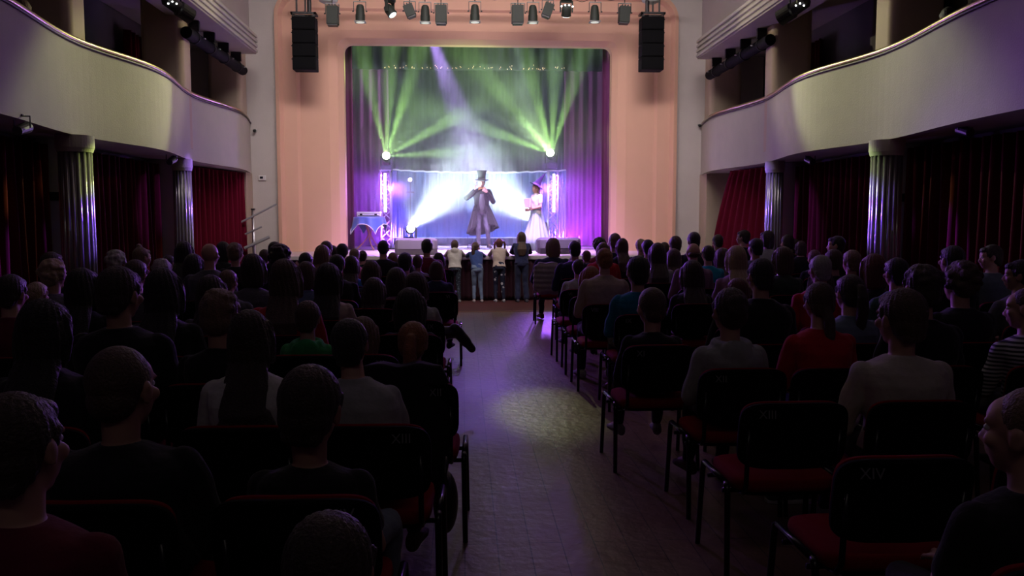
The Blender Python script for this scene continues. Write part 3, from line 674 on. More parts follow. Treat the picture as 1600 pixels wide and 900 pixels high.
# curtain gathered aside at the far end under the right balcony, plain one on the left
for s_ in (-1, 1):
    X = lambda o_: CX + s_ * o_
    if s_ < 0:
        w = wave_curtain('curtain', velvet('wine_velvet', (.13, .004, .018)), X(5.1), 18.42, X(5.62), 15.3, .02, 2.6, .05, .2); tag(w, 'dark red curtain under the left balcony in the bay next to the stage', 'curtain', 'curtains under the balconies')
    else:
        n = 60; ra = []; m = 14
        for j in range(m + 1):
            t = j / m; z = .9 + 1.7 * t if True else 0; z = .02 + 2.58 * t
            lo = 1 - .62 * max(0, 1 - t) ** 0 * (t ** 2.2)             # the free edge swings out towards the floor
            row = []
            for i in range(n + 1):
                q = i / n; Y = 15.25 + q * (18.4 - 15.25) * (1 - .45 * t ** 1.6); off = 5.5 - .35 * q + .045 * math.sin(i * .9 + .5 * math.sin(t * 3))
                row.append((X(off), Y, z))
            ra.append(row)
        W_ = n + 1; vs = [p for r in ra for p in r]; vs += [(x + .02, y, z) for x, y, z in vs]; o_ = W_ * (m + 1); fs = []
        for j in range(m):
            for i in range(n): a = j * W_ + i; fs += [(a, a + 1, a + 1 + W_, a + W_), (o_ + a, o_ + a + W_, o_ + a + 1 + W_, o_ + a + 1)]
        for i in range(n): fs += [(i, o_ + i, o_ + i + 1, i + 1)]
        for j in range(m): a = j * W_ + n; fs += [(a, o_ + a, o_ + a + W_, a + W_)]
        w = MB().add(vs, fs).build('curtain', velvet('wine_velvet', (.13, .004, .018)), smooth=True); tag(w, 'dark red curtain drawn aside in a slope under the right balcony next to the stage', 'curtain', 'curtains under the balconies')

# ------------------------------------------------------------------ chairs
def make_chair():
    root = empty('conference_chair', (0, 0, 0))
    MB().loft([[(x * k, y * k - .0, z) for x, y in [(.235 * math.copysign(abs(math.cos(a)) ** .35, math.cos(a)), .22 * math.copysign(abs(math.sin(a)) ** .35, math.sin(a))) for a in [i * math.pi / 16 + .01 for i in range(32)]]] for z, k in ((.405, .9), (.41, .97), (.43, 1), (.455, .98), (.465, .9), (.468, .5))]).build('seat', M_redf, root, smooth=True)
    MB().loft([[(x * k, y * k, z) for x, y in [(.235 * math.copysign(abs(math.cos(a)) ** .35, math.cos(a)), .22 * math.copysign(abs(math.sin(a)) ** .35, math.sin(a))) for a in [i * math.pi / 16 + .01 for i in range(32)]]] for z, k in ((.392, .93), (.404, .96))]).build('seat_shell', M_blackp, root, smooth=False)
    def shell(x1, z0, z1, y0, th, curve):
        rings = []
        pts = [(x1 * math.copysign(abs(math.cos(a)) ** .4, math.cos(a)), (z0 + z1) / 2 + (z1 - z0) / 2 * math.copysign(abs(math.sin(a)) ** .4, math.sin(a))) for a in [i * math.pi / 20 + .01 for i in range(40)]]
        for k, dy in ((.93, 0), (1, .006), (1, th - .006), (.93, th)):
            rings.append([(x * k, y0 + dy - .0 - curve * (x / x1) ** 2 * -1 - (z - .48) * .16, z0 + (z - z0) if k == 1 else (z0 + z1) / 2 + (z - (z0 + z1) / 2) * k) for x, z in pts])
        return MB().loft(rings)
    bk = shell(.24, .52, .82, -.245, .03, .03).build('backrest', M_blackp, root, smooth=False, bevel=.004)
    shell(.228, .535, .822, -.214, .028, .03).build('cushion', M_redf, bk, smooth=False, bevel=.006)
    for sx in (-1, 1):
        for y0, y1 in ((.20, .25), (-.17, -.21)):
            pts = [(sx * .262, y0 * .86, .435), (sx * .262, y0 * .97, .425), (sx * .262, y0 * 1.03, .39), (sx * .268, y1, .0)]
            MB().tube(pts, [.013, .014, .014, .013], 10).build('leg', M_chairm, root, smooth=True)
    fr = MB()
    for sx in (-1, 1):
        fr.tube([(sx * .262, .172, .435), (sx * .262, -.146, .435)], .0135, 10)
        fr.tube([(sx * .2, -.1, .39), (sx * .2, -.2, .405), (sx * .2, -.235, .45), (sx * .2, -.255, .7)], .011, 8)
    for y in (.12, -.1): fr.tube([(-.262, y, .385), (.262, y, .385)], .011, 8)
    fr.build('frame', M_chairm, root, smooth=True)
    return root
CHAIR = make_chair(); first_chair = [True]
ORD = ['first', 'second', 'third', 'fourth', 'fifth', 'sixth', 'seventh', 'eighth', 'ninth', 'tenth', 'eleventh', 'twelfth', 'thirteenth', 'fourteenth', 'fifteenth', 'sixteenth', 'seventeenth']
ROM = ['I', 'II', 'III', 'IV', 'V', 'VI', 'VII', 'VIII', 'IX', 'X', 'XI', 'XII', 'XIII', 'XIV', 'XV', 'XVI', 'XVII']
M_num = mat('grey_lettering', (.17, .17, .18), .7)
def place_chair(x, y, rz, label, numeral=None, side=1):
    o = copy_tree(CHAIR)
    o.location = (x, y, 0); o.rotation_euler = (0, 0, rz); tag(o, label, 'chair', 'red conference chairs in rows')
    if numeral:
        bk = [c for c in o.children if c.name.startswith('backrest')][0]
        fc = bpy.data.curves.new('row_number', 'FONT'); fc.body = numeral; fc.size = .052; fc.extrude = .001; fc.align_x = 'CENTER'; fc.materials.append(M_num)
        ft = bpy.data.objects.new('t', fc); tmp.collection.objects.link(ft); tmp.view_layers[0].update(); dg = tmp.view_layers[0].depsgraph
        me = bpy.data.meshes.new_from_object(ft.evaluated_get(dg), depsgraph=dg); bpy.data.objects.remove(ft)
        t = bpy.data.objects.new('row_number', me); C.objects.link(t); t.parent = bk; xx = .13 * side
        t.location = (xx, -.2515 + .0 + .03 * (xx / .24) ** 2 - (.755 - .48) * .16 - .0005 , .755); t.rotation_euler = (math.pi / 2 - .157, 0, -2 * .03 * xx / .24 ** 2 * -1)
    return o

# ------------------------------------------------------------------ people
def rotz(a): return Matrix.Rotation(a, 3, 'Z')
def V(*a): return Vector(a)
def head_prims(mb, c, s, R):
    """c: centre of the skull, s: scale (adult 1), R: orientation, face towards +Y"""
    P = lambda x, y, z: Vector(c) + R @ Vector((x * s, y * s, z * s))
    E_ = lambda x, y, z, a, b, d: mb.ell(P(x, y, z), a * s, b * s, d * s, R=R)
    E_(0, -.012, .022, .074, .092, .088)       # cranium
    E_(0, .022, -.03, .060, .068, .075)        # face
    E_(0, .042, -.078, .034, .036, .032)       # chin
    E_(0, .012, -.066, .052, .05, .038)        # jaw
    E_(0, .028, .030, .060, .062, .058)
    mb.cap(P(0, .082, .006), .008 * s, P(0, .098, -.030), .0115 * s, 8)   # nose
    E_(-.011, .090, -.035, .009, .009, .007); E_(.011, .090, -.035, .009, .009, .007)
    mb.cap(P(-.040, .076, .022), .009 * s, P(.040, .076, .022), .009 * s, 8)   # brow
    E_(0, .082, -.056, .021, .010, .006); E_(0, .080, -.066, .018, .010, .007)     # lips
    for k in (-1, 1):
        E_(k * .073, -.004, -.008, .010, .020, .032); E_(k * .077, -.010, .008, .009, .013, .016)   # ear
        E_(k * .042, .062, -.022, .022, .02, .02)   # cheek
def hand_prims(mb, w, d, n, s, curl=.5, side=1):
    """w wrist, d direction of the fingers, n palm normal, side +1 thumb towards n x d"""
    d = Vector(d).normalized(); n = (Vector(n) - d * Vector(n).dot(d)).normalized(); x = n.cross(d) * side
    P = lambda a, b, c: Vector(w) + x * a * s + d * b * s + n * c * s
    for k in (-.026, -.009, .009, .026): mb.cap(P(k * .7, .005, 0), .013 * s, P(k, .085, 0), .0125 * s, 8)
    for k, L_ in ((-.031, .060), (-.0105, .074), (.0105, .078), (.031, .070)):
        p = P(k, .088, 0); a = 0
        for q, (f_, r) in enumerate(((.45, .0088), (.3, .008), (.25, .0072))):
            a += curl * (1 if q else .7); e = p + (d * math.cos(a) + n * math.sin(a)) * L_ * f_ * s + x * k * .06 * s
            mb.cap(p, r * s, e, (r - .0006) * s, 8); p = e
    p = P(.028, .025, .004); e = P(.056, .058, .018); mb.cap(p, .0125 * s, e, .0095 * s, 8); mb.cap(e, .0095 * s, P(.060, .088, .03 + .02 * curl), .008 * s, 8)
TORSO = [(0, .165, .115), (.12, .150, .105), (.3, .142, .1), (.5, .158, .112), (.72, .176, .118), (.86, .178, .108), (.95, .150, .088), (1.02, .085, .065), (1.06, .055, .055)]
def torso_rings(J, b, s, inf=0, t0=0, t1=9, flare=None):
    """rings between pelvis and neck base following the spine"""
    p0, p1, p2 = J['pelvis'], J['chest'], J['neck']; X_ = (J['shR'] - J['shL']).normalized(); out = []
    for i, (t, rx, ry) in enumerate(TORSO[t0:t1]):
        c = p0.lerp(p1, t / .62) if t < .62 else p1.lerp(p2, (t - .62) / .38)
        up = (p2 - p0).normalized(); Y_ = up.cross(X_).normalized()
        rx = rx * b * s + inf; ry = ry * (.4 + .6 * b) * s + inf
        if flare and t < .4: rx *= 1 + flare * (.4 - t); ry *= 1 + flare * (.4 - t)
        out.append([c + X_ * rx * math.copysign(abs(math.cos(a)) ** .85, math.cos(a)) + Y_ * ry * math.copysign(abs(math.sin(a)) ** .85, math.sin(a)) for a in [j * math.pi / 12 for j in range(24)]])
    return out
def body_mesh(J, s, b, vox, R, hands, hs):
    mb = MB(); mb.loft(torso_rings(J, b, s, -.004))
    mb.cap(J['neck'] - V(0, 0, .05) * s, .056 * s, J['head'] - R @ V(0, .014, .06) * hs, .05 * hs, 14)
    head_prims(mb, J['head'], hs, R)
    for k in 'LR':
        mb.cap(J['neck'] - V(0, 0, .035) * s, .042 * s, J['sh' + k] + V(0, 0, -.002), .042 * s)
        mb.chain([J['sh' + k], J['el' + k]], [.046 * s * b ** .5, .038 * s]); mb.cap(J['el' + k], .038 * s, J['wr' + k], .025 * s)
        mb.cap(J['hip' + k], .078 * s * b, J['kn' + k], .05 * s); mid = J['kn' + k].lerp(J['an' + k], .3)
        mb.cap(J['kn' + k], .048 * s, mid, .05 * s); mb.cap(mid, .05 * s, J['an' + k], .032 * s)
        mb.cap(J['an' + k], .03 * s, J['toe' + k], .022 * s)
        hd = hands[k]; hand_prims(mb, J['wr' + k], hd[0], hd[1], s, hd[2], 1 if k == 'R' else -1) if not len(hd) > 3 else hand_prims(mb, J['wr' + k], hd[0], hd[1], s, hd[2], hd[3])
    return blob(mb, vox, 2)
def top_mesh(J, s, b, vox, kind, inf=.014):
    mb = MB(); fl = {'coat': .5, 'puffy': .4}.get(kind); inf = {'coat': .022, 'puffy': .035, 'hoodie': .022}.get(kind, inf)
    mb.loft(torso_rings(J, b, s, inf * s, flare=fl))
    for k in 'LR':
        mb.cap(J['neck'] - V(0, 0, .035) * s, (.042 + inf * .8) * s, J['sh' + k] + V(0, 0, -.002), (.042 + inf * .8) * s)
        mb.cap(J['sh' + k], (.046 + inf) * s * b ** .5, J['el' + k], (.038 + inf) * s)
        if kind != 'tee': mb.cap(J['el' + k], (.038 + inf) * s, J['el' + k].lerp(J['wr' + k], .93), (.026 + inf * .7) * s)
        else:
            pass
    if kind == 'tee':
        mb = MB(); mb.loft(torso_rings(J, b, s, inf * s))
        for k in 'LR':
            mb.cap(J['neck'] - V(0, 0, .035) * s, (.042 + inf * .8) * s, J['sh' + k] + V(0, 0, -.002), (.042 + inf * .8) * s)
            mb.cap(J['sh' + k], (.049 + inf) * s * b ** .5, J['sh' + k].lerp(J['el' + k], .6), (.044 + inf) * s, flat=False)
    up = (J['neck'] - J['pelvis']).normalized(); X_ = (J['shR'] - J['shL']).normalized(); Y_ = up.cross(X_)
    if kind == 'hoodie':
        c = J['neck'] + up * .0; mb.tube([c + X_ * .095 * s * math.cos(a) + Y_ * (.085 * math.sin(a) - .02) * s + up * (.02 * math.sin(a)) * s for a in [j * math.pi / 9 for j in range(18)]], .030 * s, 8, closed=True)
        mb.ell(c - Y_ * .10 * s - up * .06 * s, .105 * s, .055 * s, .10 * s)
    if kind in ('coat', 'jumper', 'shirt'):
        c = J['neck'] + up * .012; mb.tube([c + X_ * .066 * s * math.cos(a) + Y_ * .066 * math.sin(a) * s for a in [j * math.pi / 9 for j in range(18)]], .013 * s, 8, closed=True)
    ph = random.random() * 9
    def disp(co):
        w = np.sin(co[:, 2] * 38 + ph + 3 * np.sin(co[:, 0] * 9 + ph)) * np.sin(co[:, 0] * 14 + co[:, 1] * 17 + ph)
        if kind == 'puffy': w = w * .4 + 2.2 * np.abs(np.sin(co[:, 2] * 42)) - 1.2
        return w * .0045
    return blob(mb, vox, 2, disp)
def trousers_mesh(J, s, b, vox, wide=0):
    mb = MB(); mb.loft(torso_rings(J, b, s, .008, 0, 3)); mb.ell(J['pelvis'] - V(0, 0, .01), .165 * s * b, .13 * s, .095 * s)
    for k in 'LR':
        mb.cap(J['hip' + k], (.09 * b) * s, J['kn' + k], (.062 + wide * .3) * s); mb.cap(J['kn' + k], (.061 + wide * .3) * s, J['kn' + k].lerp(J['an' + k], .95), (.043 + wide) * s)
    def disp(co): return .004 * np.sin(co[:, 2] * 45 + 4 * co[:, 1] * 9) * np.sin(co[:, 0] * 30)
    return blob(mb, vox, 2, disp)
def shoe_mesh(an, toe, s, low):
    mb = MB(); d = (toe - an); d.z = 0; d.normalize(); x = d.cross(V(0, 0, 1)); z0 = low
    rings = []
    for t, w, h in ((-.075, .025, .05), (-.06, .036, .08), (0, .038, .095), (.06, .042, .07), (.12, .048, .052), (.17, .042, .042), (.195, .024, .028)):
        c = V(an.x, an.y, z0) + d * t * s; rings.append([c + x * w * s * math.cos(a) + V(0, 0, 1) * (h * s * .5 + h * s * .5 * math.copysign(abs(math.sin(a)) ** .6, math.sin(a))) for a in [j * math.pi / 8 for j in range(16)]])
    mb.loft(rings); me = mb.mesh('shoe'); bm = bmesh.new(); bm.from_mesh(me); bmesh.ops.recalc_face_normals(bm, faces=bm.faces); bm.to_mesh(me); bm.free(); return me
def hair_mesh(c, s, R, kind, vox, J):
    mb = MB(); P = lambda x, y, z: Vector(c) + R @ Vector((x * s, y * s, z * s))
    E_ = lambda x, y, z, a, b, d: mb.ell(P(x, y, z), a * s, b * s, d * s, R=R, n=18, m=12)
    amp = .0035; fr = 60
    if kind in ('buzz', 'rim'):
        if kind == 'buzz': E_(0, -.02, .03, .0785, .089, .088); E_(0, -.05, -.02, .066, .055, .06)
        else:
            E_(0, -.052, -.018, .074, .056, .040)
        amp = .001
    else:
        E_(0, -.022, .034, .083, .095, .092); E_(0, -.05, -.012, .074, .06, .072)
        E_(0, .045, .066, .052, .045, .034)
        for k in (-1, 1): mb.cap(P(k * .074, .022, .04), .010 * s, P(k * .074, .02, .005), .006 * s, 8)
    if kind == 'short': mb.cap(P(-.03, -.07, -.06), .026 * s, P(.03, -.07, -.06), .026 * s)
    if kind == 'tousled':
        for _ in range(26):
            a = random.uniform(0, 6.283); e = random.uniform(.1, 1.4); d = V(math.cos(a) * math.cos(e), math.sin(a) * math.cos(e), math.sin(e))
            E_(d.x * .07, -.022 + d.y * .08, .03 + d.z * .08, .026, .026, .022)
    if kind == 'curly':
        for _ in range(70):
            a = random.uniform(0, 6.283); e = random.uniform(-.6, 1.5); d = V(math.cos(a) * math.cos(e), math.sin(a) * math.cos(e), math.sin(e))
            if d.y > .55 and d.z < .5: continue
            E_(d.x * .082, -.026 + d.y * .09, .026 + d.z * .088, .024, .024, .022)
        amp = .002
    if kind in ('bob', 'long', 'curls'):
        for k in (-1, 1): mb.chain([P(k * .07, .01, .05), P(k * .084, .0, -.02), P(k * .08, -.005, -.10)], [.022 * s, .024 * s, .02 * s])
        mb.loft([[P(w * math.cos(a), y + d * math.sin(a), z) for a in [j * math.pi / 10 for j in range(20)]] for z, w, y, d in ((.09, .05, -.03, .05), (.04, .086, -.035, .075), (-.02, .093, -.045, .062), (-.08, .092, -.05, .05), (-.125, .086, -.048, .042), (-.14, .07, -.048, .03))])
        amp = .005
    if kind in ('long', 'curls'):
        up = (J['neck'] - J['pelvis']); ln = .30 if kind == 'long' else .40
        bx = 0; rings = []; bk = -.125 * s
        base = Vector(c)
        for t, w, d in ((0, .09, .05), (.25, .098, .044), (.5, .10, .034), (.75, .092, .026), (.93, .07, .02), (1, .04, .01)):
            z = -.10 - ln * t; f_ = min(1, t / .42); f_ = f_ * f_ * (3 - 2 * f_)
            cc = base + R @ V(0, -.05 * s, 0) * (1 - f_) + V(0, 0, z * s); cc.y = cc.y * (1 - f_) + (J['chest'].y - .122 * s) * f_; cc.x = cc.x * (1 - f_) + (J['chest'].x * .5 + base.x * .5) * f_
            xx = R @ V(1, 0, 0) * (1 - t) + V(1, 0, 0) * t
            rings.append([cc + xx * w * s * math.cos(a) + V(0, 1, 0) * d * s * math.sin(a) for a in [j * math.pi / 10 for j in range(20)]])
        mb.loft(rings)
        if kind == 'curls':
            for k in (-.08, -.05, .0, .05, .085, .1):
                pts = [V(base.x + (k + .02 * math.sin(q * 1.5 + k * 60)) * s, J['chest'].y + (-.128 + .012 * math.cos(q * 1.5)) * s, base.z + (-.3 - .035 * q) * s) for q in range(8)]; mb.chain(pts, [.024 * s - .0017 * q for q in range(8)], 8)
    if kind == 'ponytail':
        pts = [P(0, -.095, .045), P(0, -.135, .045), P(.0, -.155, -.01), P(.005, -.15, -.09), P(0, -.14, -.17), P(-.005, -.135, -.25), P(0, -.13, -.31)]
        mb.chain(pts, [.022 * s, .03 * s, .036 * s, .038 * s, .034 * s, .026 * s, .01 * s]); amp = .003
    if kind == 'lowtail':
        pts = [P(0, -.09, -.04), P(0, -.115, -.09), P(.0, -.12, -.17), P(.0, -.115, -.24), P(0, -.11, -.3)]; mb.chain(pts, [.03 * s, .034 * s, .032 * s, .024 * s, .008 * s])
    if kind == 'bun': mb.ell(P(0, -.10, .085), .036 * s, .034 * s, .032 * s); mb.cap(P(0, -.07, .06), .03 * s, P(0, -.1, .08), .025 * s)
    if kind == 'topbun': mb.ell(P(-.02, -.03, .135), .034 * s, .034 * s, .03 * s)
    if kind == 'updo': mb.ell(P(0, -.10, .01), .05 * s, .034 * s, .045 * s); mb.ell(P(0, -.085, .05), .055 * s, .04 * s, .045 * s)
    if kind == 'pigtails':
        for k in (-1, 1): mb.chain([P(k * .06, -.05, .04), P(k * .1, -.07, .05), P(k * .115, -.08, 0), P(k * .115, -.08, -.07), P(k * .11, -.08, -.12)], [.016 * s, .02 * s, .026 * s, .022 * s, .008 * s])
    Ri = R.inverted(); ph = random.random() * 6; cn = np.array(c, float); Rn = np.array(Ri)
    def disp(co):
        q = (co - cn) @ Rn.T / s; a = np.arctan2(q[:, 0], -q[:, 1] + .001)
        return (np.sin(a * fr + ph + 3 * np.sin(q[:, 2] * 22 + ph)) * .5 + np.sin(a * 23 + 2 * ph + 2 * np.sin(q[:, 2] * 14))) * amp * s * .4
    return blob(mb, vox, 1, disp)
def eyes(parent, c, s, R):
    for k in (-1, 1):
        p = Vector(c) + R @ V(k * .029 * s, .0745 * s, .004 * s)
        e = MB().ell(p, .0125 * s, .0115 * s, .0105 * s, 12, 8, R).build('eye', M_seq, parent, smooth=True)
        q = Vector(c) + R @ V(k * .029 * s, .0835 * s, .004 * s)
        MB().ell(q, .0052 * s, .0035 * s, .0052 * s, 10, 6, R).build('iris', mat('iris', (.03, .02, .015), .2), e, smooth=True)
def dress_person(J, s, b, hs, R, hands, vox, loc, rz, skin, hair, hairc, top, topc, legc, shoec, label, group=None, eye=False, low=0.0, wide=0):
    root = link('person', body_mesh(J, s, b, vox, R, hands, hs), skin); root.location = loc; root.rotation_euler = (0, 0, rz)
    tag(root, label, 'person', group)
    if hair not in (None, 'bald'): link('hair', hair_mesh(J['head'], hs, R, hair, vox * .9, J), hairm(hairc), root)
    if top: link({'hoodie': 'hoodie', 'coat': 'coat', 'puffy': 'jacket', 'tee': 'shirt', 'shirt': 'shirt'}.get(top, 'jumper'), top_mesh(J, s, b, vox, top), topc if isinstance(topc, bpy.types.Material) else cloth(topc), root)
    if legc: link('trousers', trousers_mesh(J, s, b, vox, wide), legc if isinstance(legc, bpy.types.Material) else cloth(legc), root)
    if shoec:
        for k in 'LR':
            if J.get('boot') and k == 'R':
                mb = MB(); a_, t_ = J['anR'], J['toeR']; m_ = J['knR'].lerp(a_, .35)
                mb.cap(m_, .07 * s, a_, .058 * s); mb.cap(a_ + (a_ - t_) * .2, .052 * s, t_, .04 * s); mb.cap(a_, .056 * s, a_.lerp(t_, .6), .052 * s)
                link('boot', blob(mb, .008, 2), mat('boot_leather', (.014, .012, .012), .4), root); continue
            me = shoe_mesh(J['an' + k], J['toe' + k], s, J['an' + k].z - .085 * s); o = link('shoe', me, cloth(shoec), root, True)
    if eye: eyes(root, J['head'], hs, R)
    return root
def sit_joints(ztop, b, hs, lean=0, turn=0, twist=0, kneeX=.12, side=0):
    k = max(.55, (ztop - .47) / .87); kl = min(1.02, max(.68, k)); s = min(1.05, .35 + .65 * k)
    J = {}; J['pelvis'] = V(0, -.06, .56)
    hc = V(.0 + side, -.03 + lean * .10, ztop - .125 * hs)
    J['head'] = hc; nk = hc.z - .105 * hs - .02
    J['neck'] = V(side * .8, -.055 + lean * .07, nk - .045 * k); J['chest'] = V(side * .4, -.075 + lean * .02, .56 + (nk - .56) * .6)
    shz = J['neck'].z - .07 * k; T = rotz(twist)
    for n_, q in (('L', -1), ('R', 1)):
        o = T @ V(q * .165 * b * s / .97, 0, 0); J['sh' + n_] = V(J['neck'].x + o.x, J['neck'].y + o.y, shz)
        e = T @ V(q * .235 * b * s, .03, 0); J['el' + n_] = V(J['neck'].x + e.x, J['neck'].y + e.y + .02, shz - .27 * k)
        J['wr' + n_] = V(q * .085, .19 * kl + .02, .56 + .10 * s)
        J['hip' + n_] = V(q * .085 * b, -.04, .545); J['kn' + n_] = V(q * kneeX, .40 * kl, .525)
        J['an' + n_] = V(q * (kneeX + .005), .42 * kl + .02, .525 - .43 * kl); J['toe' + n_] = J['an' + n_] + V(q * .02, .14 * s, -.05 * s)
    hands = {'L': (V(.5, .8, -.1), V(0, .2, -1), .35), 'R': (V(-.5, .8, -.1), V(0, .2, -1), .35)}
    return J, s, hands
BLK = (.012, .009, .009); DBR = (.035, .02, .015); BR = (.075, .042, .028); LBR = (.17, .105, .065); BLO = (.36, .26, .16); GRY = (.33, .31, .3); GIN = (.28, .1, .035); RBR = (.12, .035, .025)
cn = {BLK: 'black', DBR: 'very dark brown', BR: 'brown', LBR: 'light brown', BLO: 'blond', GRY: 'grey', GIN: 'ginger', RBR: 'reddish brown'}
hn = {'short': 'short %s hair', 'tousled': 'tousled %s hair', 'curly': 'curly %s hair', 'bob': 'chin-length %s hair', 'long': 'long %s hair', 'curls': 'long curled %s hair', 'ponytail': '%s ponytail', 'lowtail': 'low %s ponytail', 'bun': '%s hair in a bun', 'topbun': '%s top bun', 'updo': 'pinned-up %s hair', 'buzz': 'cropped %s hair', 'rim': 'balding %s head', 'bald': 'bald head', 'pigtails': '%s pigtails'}
